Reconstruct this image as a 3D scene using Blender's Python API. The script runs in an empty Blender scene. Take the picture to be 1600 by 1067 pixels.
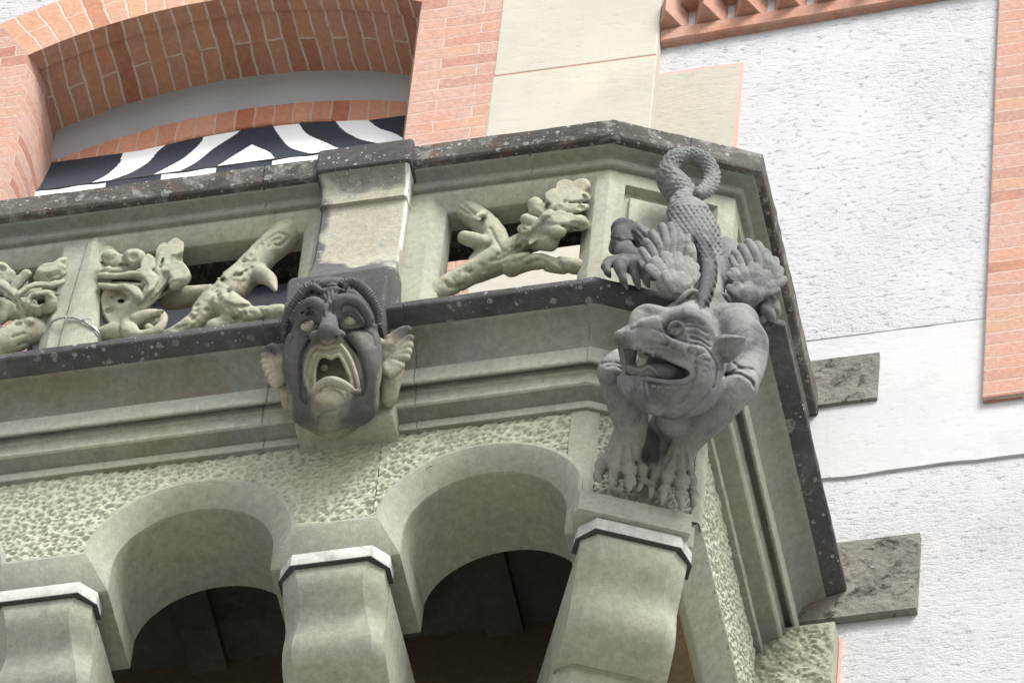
import bpy, bmesh, math, random
import numpy as np
from mathutils import Vector
random.seed(7)
sc = bpy.context.scene
COL = sc.collection
rad = math.radians

# ---------------------------------------------------------------- camera, sky, sun, exposure
TH, PH, RHO, FPX = rad(53.76), rad(16.74), rad(6.30), 14688.0      # pitch, yaw, roll, focal length in photo pixels
_s, _c = math.sin, math.cos
FW = np.array([-_s(PH)*_c(TH), _c(PH)*_c(TH), _s(TH)])
_r = np.array([_c(PH), _s(PH), 0.0]); _u = np.cross(_r, FW)
RT = _c(RHO)*_r + _s(RHO)*_u
UP = -_s(RHO)*_r + _c(RHO)*_u
CAM = np.array([4.833, -18.231, -24.335])
cd = bpy.data.cameras.new('camera'); cam = bpy.data.objects.new('camera', cd); COL.objects.link(cam)
cd.sensor_width = 36.0; cd.lens = FPX/1600*36.0; cd.clip_start = 1.0; cd.clip_end = 900.0
from mathutils import Matrix
M = Matrix(((RT[0], UP[0], -FW[0], CAM[0]), (RT[1], UP[1], -FW[1], CAM[1]), (RT[2], UP[2], -FW[2], CAM[2]), (0, 0, 0, 1)))
cam.matrix_world = M
sc.camera = cam

SUN_EL, SUN_AZ = rad(50), rad(42)      # azimuth measured from straight in front of the wall towards the right
w = bpy.data.worlds.new("World"); sc.world = w; w.use_nodes = True
wn = w.node_tree; wn.nodes.clear()
sky = wn.nodes.new('ShaderNodeTexSky'); sky.sky_type = 'NISHITA'; sky.sun_disc = False
sky.sun_elevation = SUN_EL; sky.sun_rotation = math.pi - SUN_AZ; sky.dust_density = 4.0; sky.air_density = 1.0
hs = wn.nodes.new('ShaderNodeHueSaturation'); hs.inputs['Saturation'].default_value = 0.35
bg = wn.nodes.new('ShaderNodeBackground'); bg.inputs['Strength'].default_value = 0.13
wo = wn.nodes.new('ShaderNodeOutputWorld')
wn.links.new(sky.outputs[0], hs.inputs['Color']); wn.links.new(hs.outputs[0], bg.inputs[0]); wn.links.new(bg.outputs[0], wo.inputs[0])
ld = bpy.data.lights.new('sun', 'SUN'); ld.energy = 2.0; ld.angle = rad(20); ld.color = (1.0, 0.96, 0.90)
sun = bpy.data.objects.new('sun', ld); COL.objects.link(sun)
sd = Vector((math.sin(SUN_AZ)*math.cos(SUN_EL), -math.cos(SUN_AZ)*math.cos(SUN_EL), math.sin(SUN_EL)))
sun.rotation_euler = sd.to_track_quat('Z', 'Y').to_euler(); sun.location = (6, -12, 14)
sc.view_settings.view_transform = 'Standard'; sc.view_settings.look = 'None'
sc.view_settings.gamma = 1.0; sc.view_settings.exposure = 1.12
sc.cycles.max_bounces = 8; sc.cycles.diffuse_bounces = 4

# ---------------------------------------------------------------- pixel of the photograph -> real point on a chosen plane
def ray(px, py): return FW + RT*((px-800)/FPX) - UP*((py-533.5)/FPX)
def hit(px, py, p0, n):
    d = ray(px, py); return CAM + d*(np.dot(np.asarray(p0)-CAM, n)/np.dot(d, n))
def ony(px, py, Y): return hit(px, py, (0, Y, 0), np.array([0, 1.0, 0]))
def project(P):
    v = P - CAM; z = v@FW
    return np.stack([800+FPX*(v@RT)/z, 533.5-FPX*(v@UP)/z], -1)

# ---------------------------------------------------------------- objects
def link(o, parent=None):
    COL.objects.link(o)
    if parent is not None:
        o.parent = parent; o.location = o.location - parent.location if parent.type == 'EMPTY' else o.location
    return o
def thing(name, label, cat, loc=(0, 0, 0), group=None):
    o = bpy.data.objects.new(name, None); COL.objects.link(o); o.location = loc; o.empty_display_size = .1
    o['label'] = label; o['category'] = cat
    if group: o['group'] = group
    return o
def setmats(me, m):
    for x in (m if isinstance(m, (list, tuple)) else [m]): me.materials.append(x)
def world_origin(parent):
    p = Vector((0, 0, 0))
    while parent is not None: p = p + parent.location; parent = parent.parent
    return p
def put(name, me, m, parent=None, label=None):
    """mesh given in world coordinates -> object, child of parent"""
    setmats(me, m)
    o = bpy.data.objects.new(name, me); COL.objects.link(o)
    if parent is not None:
        o.parent = parent; o.location = -world_origin(parent)
    if label: o['label'] = label
    return o

def smooth_mesh(me, angle=None):
    me.polygons.foreach_set('use_smooth', [True]*len(me.polygons))
    if angle is not None:
        try: me.set_sharp_from_angle(angle=angle)
        except Exception: pass

class MB:
    def __init__(s): s.v = []; s.f = []; s.uv = []; s.mi = []
    def quad(s, pts, uv=None, mi=0):
        b = len(s.v); s.v += [tuple(map(float, p)) for p in pts]; s.f.append(tuple(range(b, b+len(pts))))
        s.uv.append(uv if uv else [(0, 0)]*len(pts)); s.mi.append(mi)
    def grid(s, P, mi=0, UV=None, close=False):
        """P[i][j] lattice of points sharing vertices"""
        n, m = len(P), len(P[0]); b = len(s.v)
        for r in P: s.v += [tuple(map(float, p)) for p in r]
        for i in range(n-1+(1 if close else 0)):
            i2 = (i+1) % n
            for j in range(m-1):
                s.f.append((b+i*m+j, b+i*m+j+1, b+i2*m+j+1, b+i2*m+j))
                s.uv.append([UV[i][j], UV[i][j+1], UV[i2][j+1], UV[i2][j]] if UV else [(0, 0)]*4); s.mi.append(mi)
    def box(s, x0, x1, y0, y1, z0, z1, mi=0, uvm=True):
        p = [(x0, y0, z0), (x1, y0, z0), (x1, y1, z0), (x0, y1, z0), (x0, y0, z1), (x1, y0, z1), (x1, y1, z1), (x0, y1, z1)]
        for q in ((0, 1, 5, 4), (1, 2, 6, 5), (2, 3, 7, 6), (3, 0, 4, 7), (4, 5, 6, 7), (3, 2, 1, 0)):
            P = [p[i] for i in q]
            uv = [(P[i][0]+P[i][1], P[i][2]) if q not in ((4, 5, 6, 7), (3, 2, 1, 0)) else (P[i][0], P[i][1]) for i in range(4)]
            s.quad(P, uv, mi)
    def loft(s, rings, cap=True, mi=0):
        """closed rings of equal length"""
        P = [list(r)+[r[0]] for r in rings]; s.grid(P, mi)
        if cap:
            s.quad(list(rings[0])[::-1], mi=mi); s.quad(list(rings[-1]), mi=mi)
    def mesh(s, name, weld=True, bevel=0, smooth=None, seg=2):
        me = bpy.data.meshes.new(name); me.from_pydata(s.v, [], s.f)
        me.polygons.foreach_set('material_index', s.mi)
        uvl = me.uv_layers.new(name='UVMap')
        uvl.data.foreach_set('uv', [c for f in s.uv for p in f for c in p])
        bm = bmesh.new(); bm.from_mesh(me)
        if weld: bmesh.ops.remove_doubles(bm, verts=bm.verts, dist=2e-4)
        bmesh.ops.recalc_face_normals(bm, faces=bm.faces)
        if bevel:
            ed = [e for e in bm.edges if len(e.link_faces) == 2 and e.calc_face_angle(0) > rad(28)]
            bmesh.ops.bevel(bm, geom=ed, offset=bevel, segments=seg, profile=.6, affect='EDGES', clamp_overlap=True)
        bm.to_mesh(me); bm.free()
        if smooth is not None: smooth_mesh(me, smooth)
        return me

# ---------------------------------------------------------------- value noise for real surface relief
def _hash(ix, iy, iz, seed):
    h = (ix.astype(np.int64)*374761393 + iy.astype(np.int64)*668265263 + iz.astype(np.int64)*2147483647 + seed*974711) & 0x7fffffff
    h = ((h ^ (h >> 13))*1274126177) & 0x7fffffff
    return ((h ^ (h >> 16)) & 0xffff)/65535.0
def vnoise(P, scale, seed=0, octaves=1):
    out = 0; amp = 1.0; tot = 0
    for o in range(octaves):
        Q = P*scale*(2**o); I = np.floor(Q); F = Q-I; F = F*F*(3-2*F); I = I.astype(np.int64); r = 0
        for dx in (0, 1):
            for dy in (0, 1):
                for dz in (0, 1):
                    r = r + _hash(I[:, 0]+dx, I[:, 1]+dy, I[:, 2]+dz, seed+o)*(F[:, 0] if dx else 1-F[:, 0])*(F[:, 1] if dy else 1-F[:, 1])*(F[:, 2] if dz else 1-F[:, 2])
        out = out + amp*r; tot += amp; amp *= .5
    return out/tot
# ---------------------------------------------------------------- procedural materials
class N:
    def __init__(s, name):
        s.m = bpy.data.materials.new(name); s.m.use_nodes = True; s.t = s.m.node_tree; s.t.nodes.clear()
        s.out = s.t.nodes.new('ShaderNodeOutputMaterial'); s.b = s.t.nodes.new('ShaderNodeBsdfPrincipled')
        s.t.links.new(s.b.outputs[0], s.out.inputs[0]); s.co = s.t.nodes.new('ShaderNodeTexCoord')
        s.obj = s.co.outputs['Object']; s.uvc = s.co.outputs['UV']
    def n(s, t, **k):
        x = s.t.nodes.new(t)
        for a, v in k.items(): setattr(x, a, v)
        return x
    def l(s, a, b):
        if hasattr(a, 'links') or isinstance(a, bpy.types.NodeSocket): s.t.links.new(a, b)
        else: b.default_value = a
    def map(s, scale=(1, 1, 1), rot=(0, 0, 0), src=None):
        x = s.n('ShaderNodeMapping'); s.l(src or s.obj, x.inputs[0]); x.inputs['Scale'].default_value = scale; x.inputs['Rotation'].default_value = rot
        return x.outputs[0]
    def noise(s, scale, detail=4, rough=.55, src=None, dist=0):
        x = s.n('ShaderNodeTexNoise'); s.l(src or s.obj, x.inputs['Vector']); x.inputs['Scale'].default_value = scale
        x.inputs['Detail'].default_value = detail; x.inputs['Roughness'].default_value = rough; x.inputs['Distortion'].default_value = dist
        return x.outputs[0]
    def vor(s, scale, feature='F1', src=None, rnd=1.0):
        x = s.n('ShaderNodeTexVoronoi', feature=feature); s.l(src or s.obj, x.inputs['Vector']); x.inputs['Scale'].default_value = scale
        x.inputs['Randomness'].default_value = rnd
        return x
    def math(s, op, a, b=0.0, c=None, clamp=False):
        x = s.n('ShaderNodeMath', operation=op, use_clamp=clamp); s.l(a, x.inputs[0]); s.l(b, x.inputs[1])
        if c is not None: s.l(c, x.inputs[2])
        return x.outputs[0]
    def step(s, v, lo, hi, a=0.0, b=1.0):
        x = s.n('ShaderNodeMapRange', interpolation_type='SMOOTHSTEP'); s.l(v, x.inputs[0])
        for i, q in zip((1, 2, 3, 4), (lo, hi, a, b)): x.inputs[i].default_value = q
        return x.outputs[0]
    def mix(s, f, a, b, mode='MIX'):
        x = s.n('ShaderNodeMix', data_type='RGBA', blend_type=mode); s.l(f, x.inputs[0])
        for v, i in ((a, 6), (b, 7)):
            if isinstance(v, tuple): v = v if len(v) == 4 else v+(1,)
            s.l(v, x.inputs[i])
        return x.outputs[2]
    def attr(s, name):
        x = s.n('ShaderNodeAttribute', attribute_name=name); return x.outputs['Fac']
    def xyz(s, src=None):
        x = s.n('ShaderNodeSeparateXYZ'); s.l(src or s.obj, x.inputs[0]); return x.outputs
    def bump(s, h, strength=.5, dist=.01, prev=None):
        x = s.n('ShaderNodeBump'); s.l(h, x.inputs['Height']); x.inputs['Strength'].default_value = strength; x.inputs['Distance'].default_value = dist
        if prev is not None: s.l(prev, x.inputs['Normal'])
        return x.outputs[0]
    def done(s, col, rough=.9, normal=None, spec=.25):
        s.l(col if not isinstance(col, tuple) else (col+(1,) if len(col) == 3 else col), s.b.inputs['Base Color'])
        s.l(rough, s.b.inputs['Roughness']); s.b.inputs['Specular IOR Level'].default_value = spec
        if normal is not None: s.l(normal, s.b.inputs['Normal'])
        return s.m

def stone(name, c1, c2, stain=None, stain_amt=.5, stain_scale=3.0, dark=None, dark_attr=None, lichen=0.0, moss=0.0, grain=.35, pits=.3, warm=None, streak=0.0, orange=0.0, tool=None, stain_shade=None):
    n = N(name)
    big = n.noise(2.2, 5, .6, dist=.4); fine = n.noise(38, 5, .65); spk = n.noise(170, 3, .7)
    col = n.mix(n.step(big, .35, .68), c1, c2)
    if warm: col = n.mix(n.step(n.noise(1.7, 6, .65, src=n.map((1, 1, 2.5))), .52, .68, 0, .8), col, warm)
    if stain:
        col = n.mix(n.step(n.noise(stain_scale, 7, .68, dist=.6), .50, .66, 0, stain_amt), col, stain)
    if streak:
        st = n.noise(1, 5, .6, src=n.map((16, 16, 1.3)))
        col = n.mix(n.step(st, .5, .72, 0, streak), col, n.mix(1.0, col, (.55, .54, .50), 'MULTIPLY'))
    if dark is not None:
        f = n.attr(dark_attr) if dark_attr else n.step(n.noise(5, 6, .7), .42, .6)
        if dark_attr: f = n.step(n.math('ADD', f, n.math('MULTIPLY', n.math('SUBTRACT', n.noise(26, 6, .7), .5), .55)), .08, .92)
        col = n.mix(f, col, dark)
    if stain_shade:
        fs = n.step(n.math('ADD', n.attr('stain_shade'), n.math('MULTIPLY', n.math('SUBTRACT', n.noise(30, 6, .72), .5), .9)), .3, .8)
        col = n.mix(n.math('MULTIPLY', fs, .85), col, stain_shade)
    col = n.mix(n.step(fine, .3, .7), n.mix(1.0, col, (.86, .86, .85), 'MULTIPLY'), n.mix(1.0, col, (1.08, 1.08, 1.07), 'MULTIPLY'))
    col = n.mix(n.step(spk, .54, .72, 0, .62), col, n.mix(1.0, col, (.6, .6, .6), 'MULTIPLY'))
    h = n.math('ADD', n.math('MULTIPLY', spk, .5), n.math('MULTIPLY', fine, .9))
    if lichen:
        gate = n.step(n.noise(5, 4, .65), .68-lichen*.22, .76-lichen*.22)
        for sc_, r0, c in ((30, .30, (.30, .31, .315)), (64, .26, (.42, .43, .44)), (17, .34, (.22, .245, .225)), (120, .2, (.34, .35, .36))):
            v = n.vor(sc_); rnd = n.xyz(v.outputs['Color'])[0]
            d = n.math('ADD', v.outputs['Distance'], n.math('MULTIPLY', n.math('SUBTRACT', n.noise(90, 3), .5), .22))
            rr = n.math('MULTIPLY', rnd, r0)
            f = n.step(n.math('SUBTRACT', d, rr), -.05, .02, 1, 0)
            f = n.math('MULTIPLY', n.math('MULTIPLY', f, n.step(rnd, .50, .56)), gate); f = n.math('MULTIPLY', f, n.step(n.noise(55, 4, .7), .34, .56, .25, 1))
            col = n.mix(n.math('MULTIPLY', f, .85), col, c); h = n.math('ADD', h, n.math('MULTIPLY', f, .8))
    if orange:
        col = n.mix(n.step(n.noise(9, 6, .7), .56, .64, 0, orange), col, (.24, .085, .035))
    if moss:
        g = n.n('ShaderNodeNewGeometry'); nz = n.xyz(g.outputs['Normal'])[2]
        f = n.math('MULTIPLY', n.step(nz, .35, .8), n.step(n.noise(14, 5, .7), .62-moss*.2, .70-moss*.2))
        col = n.mix(f, col, n.mix(n.step(n.noise(120, 2), .4, .6), (.035, .04, .008), (.09, .085, .02))); h = n.math('ADD', h, n.math('MULTIPLY', f, 2.5))
    nb = n.bump(h, grain, .006)
    if tool:
        wv = n.n('ShaderNodeTexWave'); n.l(n.map(tool), wv.inputs[0]); wv.inputs['Scale'].default_value = 1.0; wv.inputs['Distortion'].default_value = 1.2; wv.inputs['Detail'].default_value = 2
        nb = n.bump(wv.outputs['Fac'], .10, .003, nb)
    if pits:
        v = n.vor(60); f = n.step(n.math('ADD', v.outputs['Distance'], n.math('MULTIPLY', n.noise(30, 2), .9)), .42, .62)
        nb = n.bump(f, pits, .004, nb)
    return n.done(col, .92, nb, .15)

GREEN1, GREEN2 = (.330, .338, .272), (.275, .296, .252)
m_fillet = stone('brightened_fillet_stone', (.37, .378, .315), (.325, .342, .295), stain=(.27, .25, .19), stain_amt=.25, streak=.25, grain=.25, pits=.1)  # fillets painted lighter than the coves: light contrast in colour, plus brown cove stain
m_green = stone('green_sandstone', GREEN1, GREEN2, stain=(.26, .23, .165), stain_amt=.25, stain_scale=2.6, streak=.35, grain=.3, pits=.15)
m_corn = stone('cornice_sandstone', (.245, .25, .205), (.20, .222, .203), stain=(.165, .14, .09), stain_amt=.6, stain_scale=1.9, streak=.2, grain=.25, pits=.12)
m_tool = stone('tooled_sandstone', (.335, .345, .285), (.29, .312, .268), stain=(.27, .24, .18), stain_amt=.35, grain=.3, pits=.1, tool=(55, 55, 4))
m_rough = stone('hammered_stone', (.42, .43, .345), (.37, .385, .32), stain=(.30, .28, .21), stain_amt=.3, grain=.5, pits=.2)
m_rpier = stone('rough_pier_stone', (.32, .325, .255), (.255, .262, .21), stain=(.15, .14, .105), stain_amt=.7, stain_scale=8, grain=.7, pits=.6)
m_dark = stone('dark_weathered_coping', (.062, .060, .063), (.088, .086, .087), lichen=1.0, grain=.5, pits=.4, stain=(.13, .13, .13), stain_amt=.6, stain_scale=7)
m_darkr = stone('mossy_weathered_coping', (.060, .057, .052), (.115, .11, .10), lichen=1.5, grain=.8, pits=.6, stain=(.24, .24, .235), stain_amt=.75, stain_scale=13, moss=.6, orange=.22)
m_pier = stone('weathered_pier_stone', (.345, .342, .284), (.31, .312, .268), stain=(.28, .25, .18), stain_amt=.4, dark=(.098, .098, .099), dark_attr='dark', stain_shade=(.62, .61, .59), lichen=1.1, grain=.45, pits=.25)
m_carve = stone('carved_sandstone', (.34, .338, .262), (.295, .302, .245), stain=(.23, .205, .14), stain_amt=.6, stain_scale=6, grain=.45, pits=.2)
m_mask = stone('mask_stone', (.36, .34, .255), (.31, .305, .25), stain=(.22, .19, .12), stain_amt=.5, stain_scale=8, dark=(.092, .093, .092), dark_attr='dark', grain=.35, pits=.15)
m_garg = stone('gargoyle_stone', (.225, .234, .226), (.150, .160, .157), stain=(.075, .08, .08), stain_amt=.75, stain_scale=7, dark=(.29, .275, .235), dark_attr='dark', stain_shade=(.055, .058, .064), grain=.6, pits=.25, moss=.12)
m_cap = stone('pale_cap_stone', (.50, .505, .475), (.43, .44, .42), stain=(.30, .30, .27), stain_amt=.6, stain_scale=9, streak=.5, grain=.15, pits=.08)
m_drip = stone('dark_drip_edge', (.05, .048, .045), (.06, .058, .055), grain=.1, pits=0)
m_quoin = stone('grey_hammered_quoin', (.26, .25, .215), (.17, .165, .145), stain=(.035, .034, .030), stain_amt=.95, stain_scale=16, lichen=.6, grain=.9, pits=.9)
m_brownw = stone('brown_render', (.20, .155, .09), (.17, .14, .09), grain=.3, pits=.2)  # one brown tone for base wall, side soffit and room box
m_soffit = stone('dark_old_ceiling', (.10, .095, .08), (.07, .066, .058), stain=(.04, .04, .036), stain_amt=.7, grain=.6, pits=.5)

def plaster(name, c1, c2, rough=1.0, scale=1.0, stain=None):
    n = N(name)
    d1 = n.noise(26*scale, 6, .62, src=n.map((1, 1, 1.9), (0, .12, 0))); d2 = n.noise(80*scale, 5, .65); big = n.noise(1.3, 4, .6)
    col = n.mix(n.step(big, .35, .65), c1, c2)
    pit = n.step(d1, .535, .70)
    col = n.mix(n.math('MULTIPLY', n.math('MULTIPLY', pit, n.step(d2, .40, .56)), .75*min(rough, 1)), col, (.20, .20, .21))  # pits darkened in the colour to stand for the shade inside them
    if stain: col = n.mix(n.step(n.noise(2.4, 6, .65), .56, .74, 0, .5), col, stain)
    pv = n.step(n.noise(1.9, 4, .6, dist=.5), .32, .66, .35, 1.25)
    dirt = n.step(n.noise(3.1, 7, .7, src=n.map((1, 1, .8))), .50, .72, 0, .38); col = n.mix(dirt, col, n.mix(1.0, col, (.80, .785, .76), 'MULTIPLY'))
    h = n.math('ADD', n.math('MULTIPLY', n.math('ADD', n.math('MULTIPLY', d1, -.55), n.math('MULTIPLY', d2, .35)), pv), n.math('MULTIPLY', n.math('MULTIPLY', pit, n.step(d2, .40, .56)), -.22))
    nb = n.bump(h, .75*rough, .02)
    nb = n.bump(n.noise(240, 3, .6), .3*rough, .004, nb)
    return n.done(col, .95, nb, .1)
m_plaster = plaster('rough_white_plaster', (.495, .50, .525), (.455, .46, .485))
m_plaster2 = plaster('lower_white_plaster', (.485, .485, .50), (.44, .44, .455), .8, 1.2, stain=(.62, .58, .53))
m_plasters = plaster('smooth_white_plaster', (.495, .494, .505), (.455, .454, .462), .28, .7, stain=(.70, .63, .55))
m_cream = plaster('cream_limewash', (.455, .44, .385), (.42, .405, .355), .22, .6, stain=(.55, .52, .42))
m_creamd = plaster('cream_patch_limewash', (.42, .402, .345), (.385, .37, .315), .35, .8, stain=(.42, .40, .33))
m_cement = plaster('grey_cement', (.36, .37, .38), (.30, .31, .325), .25, .5)
m_pink = plaster('pink_painted_line', (.62, .36, .30), (.56, .33, .28), .25, 1)

def brick(name, ca, cb, cm, bw=.30, bh=.084, ms=.007, off=.5, wear=.5):
    n = N(name)
    wob = n.n('ShaderNodeVectorMath', operation='ADD'); n.l(n.uvc, wob.inputs[0])
    sub = n.n('ShaderNodeVectorMath', operation='SCALE'); nz = n.n('ShaderNodeTexNoise'); n.l(n.uvc, nz.inputs[0]); nz.inputs['Scale'].default_value = 9; nz.inputs['Detail'].default_value = 4
    n.l(nz.outputs['Color'], sub.inputs[0]); sub.inputs['Scale'].default_value = .024; n.l(sub.outputs[0], wob.inputs[1])
    b = n.n('ShaderNodeTexBrick'); n.l(wob.outputs[0], b.inputs['Vector']); b.offset = off
    b.inputs['Color1'].default_value = (0, 0, 0, 1); b.inputs['Color2'].default_value = (1, 1, 1, 1); b.inputs['Mortar'].default_value = (.5, .5, .5, 1)
    b.inputs['Scale'].default_value = 1.0; b.inputs['Mortar Size'].default_value = ms; b.inputs['Mortar Smooth'].default_value = .25; b.inputs['Bias'].default_value = 0
    b.inputs['Brick Width'].default_value = bw; b.inputs['Row Height'].default_value = bh
    bw_ = n.xyz(b.outputs['Color'])[0]; col = n.mix(n.step(bw_, .0, .6), ca, cb); col = n.mix(n.step(bw_, .74, 1.0, 0, .7), col, tuple(x*y for x, y in zip(cb, (1.02, .97, .80))))
    col = n.mix(n.step(bw_, .0, .16, .75, 0), col, tuple(x*y for x, y in zip(ca, (.82, .66, .60))))
    col = n.mix(n.step(n.noise(5, 5, .6), .45, .7, 0, .55), col, n.mix(.5, ca, (.62, .30, .17)))
    mot = n.noise(45, 6, .7); col = n.mix(n.step(mot, .35, .7), n.mix(1.0, col, (.82, .80, .78), 'MULTIPLY'), col)
    col = n.mix(n.step(n.noise(120, 4, .7), .64, .74, 0, wear), col, (.10, .05, .035))
    mf = n.math('MULTIPLY', b.outputs['Fac'], n.step(n.noise(22, 4), .3, .5, .35, 1))
    col = n.mix(mf, col, cm)
    h = n.math('SUBTRACT', n.math('MULTIPLY', mot, .55), n.math('MULTIPLY', b.outputs['Fac'], .55))
    nb = n.bump(h, .7, .012); nb = n.bump(n.noise(150, 3), .35, .004, nb)
    return n.done(col, .9, nb, .15)
m_brick = brick('pink_brick', (.43, .25, .205), (.485, .33, .28), (.475, .365, .315), .27, .066, .0042)
m_brickv = brick('arch_brick', (.46, .25, .18), (.53, .33, .25), (.54, .42, .35), .30, .068, .0048)
m_bricks = brick('soffit_brick', (.44, .23, .16), (.50, .285, .205), (.56, .48, .42), .46, .062, .005)
m_brickp = brick('painted_brick', (.42, .255, .21), (.475, .315, .27), (.475, .375, .33), .46, .069, .0042)
m_tooth = stone('brick_tooth', (.40, .225, .17), (.46, .29, .235), grain=.4, pits=.2, stain=(.40, .17, .11), stain_amt=.6, stain_scale=8)

def plain(name, c, rough=.6, spec=.3, metal=0):
    n = N(name); f = n.noise(60, 4); col = n.mix(n.step(f, .3, .7), tuple(x*.88 for x in c), c)
    m = n.done(col, rough, n.bump(f, .08, .003), spec); n.b.inputs['Metallic'].default_value = metal; return m
m_wire = plain('steel_wire', (.42, .42, .42), .4, .5, .7)
m_glass = plain('dark_window_glass', (.008, .011, .018), .12, .5)
m_frame = plain('dark_window_frame', (.03, .03, .032), .5)
n = N('striped_awning'); st = n.step(n.attr('stripe'), .45, .55)
weave = n.noise(1, 3, .6, src=n.map((180, 180, 9), (0, .35, 0)))
m_awn = n.done(n.mix(st, (.80, .82, .85), n.mix(weave, (.012, .015, .024), (.05, .058, .078))), .8, n.bump(weave, .1, .002), .2)
m_ground = stone('pavement', (.33, .325, .295), (.29, .285, .265), grain=.4)
m_eye = stone('eye_stone', (.40, .385, .31), (.36, .35, .29), grain=.25, pits=.1)
m_fill = m_corn
# ---------------------------------------------------------------- ground and house wall
mb = MB(); mb.quad([(-250, -250, -26), (250, -250, -26), (250, 250, -26), (-250, 250, -26)])
g = put('ground', mb.mesh('ground'), m_ground); g['kind'] = 'structure'

house = thing('house_facade', 'house wall of white plaster with pink brick window arch behind the stone balcony', 'house', (0, 0, -6))
mb = MB(); mb.box(-.30, 6, 0, .5, 1.421, 9); put('plaster_wall', mb.mesh('plaster'), m_plaster, house, 'rough white plaster of the upper wall')
mb = MB(); mb.box(.385, 6, .012, .5, -9, .632); put('plaster_wall', mb.mesh('plaster'), m_plaster2, house, 'rough white plaster of the lower wall')
mb = MB(); mb.box(-6, .385, .004, .5, -9, .06); put('base_wall', mb.mesh('base'), m_brownw, house)
# smooth plaster band: cut round the quoins with a slightly uneven edge
def ragged(p, q, n, a, ph):
    out = []
    for i in range(n):
        t = i/n; k = a*math.sin(i*1.9+ph)*.6+a*math.sin(i*.7+ph*2)
        out.append((p[0]+(q[0]-p[0])*t+(k if p[1] != q[1] else 0), p[1]+(q[1]-p[1])*t+(k if p[0] != q[0] else 0)))
    return out
poly = [(.62, 1.42), (.62, 1.10)]+ragged((.478, 1.10), (.478, .66), 10, .003, 1)+ragged((.478, .655), (.50, .63), 2, 0, 0)+ragged((.50, .630), (6, .632), 90, .004, 2)+ragged((6, .632), (6, 1.423), 4, 0, 0)+ragged((6, 1.423), (.62, 1.423), 90, .006, 3)
def extrude_poly(mb, poly, y0, y1, mi=0):
    n = len(poly)
    mb.quad([(x, y0, z) for x, z in poly], [(x, z) for x, z in poly], mi); mb.quad([(x, y1, z) for x, z in poly][::-1], mi=mi)
    for i in range(n):
        a, b = poly[i], poly[(i+1) % n]; mb.quad([(a[0], y0, a[1]), (b[0], y0, b[1]), (b[0], y1, b[1]), (a[0], y1, a[1])], mi=mi)
mb = MB(); extrude_poly(mb, poly, .002, .5); put('plaster_band', mb.mesh('band'), m_plasters, house, 'smooth white plaster band between the two rough fields')
mb = MB(); mb.box(-.30, .626, .0026, .5, .632, 1.43); put('plaster_wall', mb.mesh('plaster'), m_plasters, house)

def rough_block(x0, x1, z0, z1, y, amp, seed, step=.006, y1=.3, fq=70):
    nx, nz = int((x1-x0)/step)+1, int((z1-z0)/step)+1
    X, Z = np.meshgrid(np.linspace(x0, x1, nx), np.linspace(z0, z1, nz), indexing='ij')
    P = np.stack([X.ravel(), np.zeros(X.size), Z.ravel()], -1)
    h = vnoise(P, fq, seed, 3)*.6+vnoise(P, 16, seed+5, 2)*.6-.6
    ed = np.minimum.reduce([X-x0, x1-X, Z-z0, z1-Z]).ravel(); h = h*np.clip(ed/.02, 0, 1)
    Y = (y-amp*h).reshape(nx, nz)
    mb = MB(); mb.grid([[(X[i, j], Y[i, j], Z[i, j]) for j in range(nz)] for i in range(nx)])
    mb.quad([(x0, y, z0), (x0, y1, z0), (x0, y1, z1), (x0, y, z1)]); mb.quad([(x1, y, z0), (x1, y1, z0), (x1, y1, z1), (x1, y, z1)])
    mb.quad([(x0, y, z0), (x0, y1, z0), (x1, y1, z0), (x1, y, z0)]); mb.quad([(x0, y, z1), (x0, y1, z1), (x1, y1, z1), (x1, y, z1)])
    return mb.mesh('rough', smooth=rad(60))
put('quoin_stone', rough_block(.30, .643, 1.028, 1.284, -.012, .012, 3), m_quoin, house, 'dark speckled quoin stone beside the upper coping end')
put('quoin_stone', rough_block(.36, .814, -.165, .236, -.018, .012, 11), m_quoin, house, 'large blackened quoin stone at the foot of the balcony lip')
put('quoin_stone', rough_block(.30, .557, -1.2, -.245, -.062, .030, 17, .005, .3, 95), m_rpier, house, 'pale green hammered stone below the balcony end')
mb = MB(); mb.box(.560, .570, .008, .1, -1.2, -.25); put('painted_line', mb.mesh('line'), m_pink, house)

# brick strip at the right
mb = MB(); mb.box(1.005, 2.3, -.022, .3, .934, 7); put('brick_pilaster', mb.mesh('pil', bevel=.004), m_brickp, house)
# cream corner strip, its dividing line and the painted patch
mb = MB()
mb.box(-.812, -.215, -.062, .4, .06, 3.186); mb.box(-.812, -.217, -.060, .4, 3.198, 9)
put('cream_pilaster', mb.mesh('cream', bevel=.006), m_cream, house)
mb = MB(); mb.box(-.812, -.216, -.057, .4, 3.186, 3.198); put('painted_line', mb.mesh('line'), m_pink, house)
mb = MB(); mb.box(-.215, .075, -.006, .2, 1.5, 3.143); put('cream_panel', mb.mesh('panel'), m_creamd, house)
mb = MB(); mb.box(-.215, .089, -.004, .2, 3.143, 3.155); mb.box(.075, .089, -.0045, .2, 1.5, 3.143); put('painted_line', mb.mesh('line'), m_pink, house)

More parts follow.
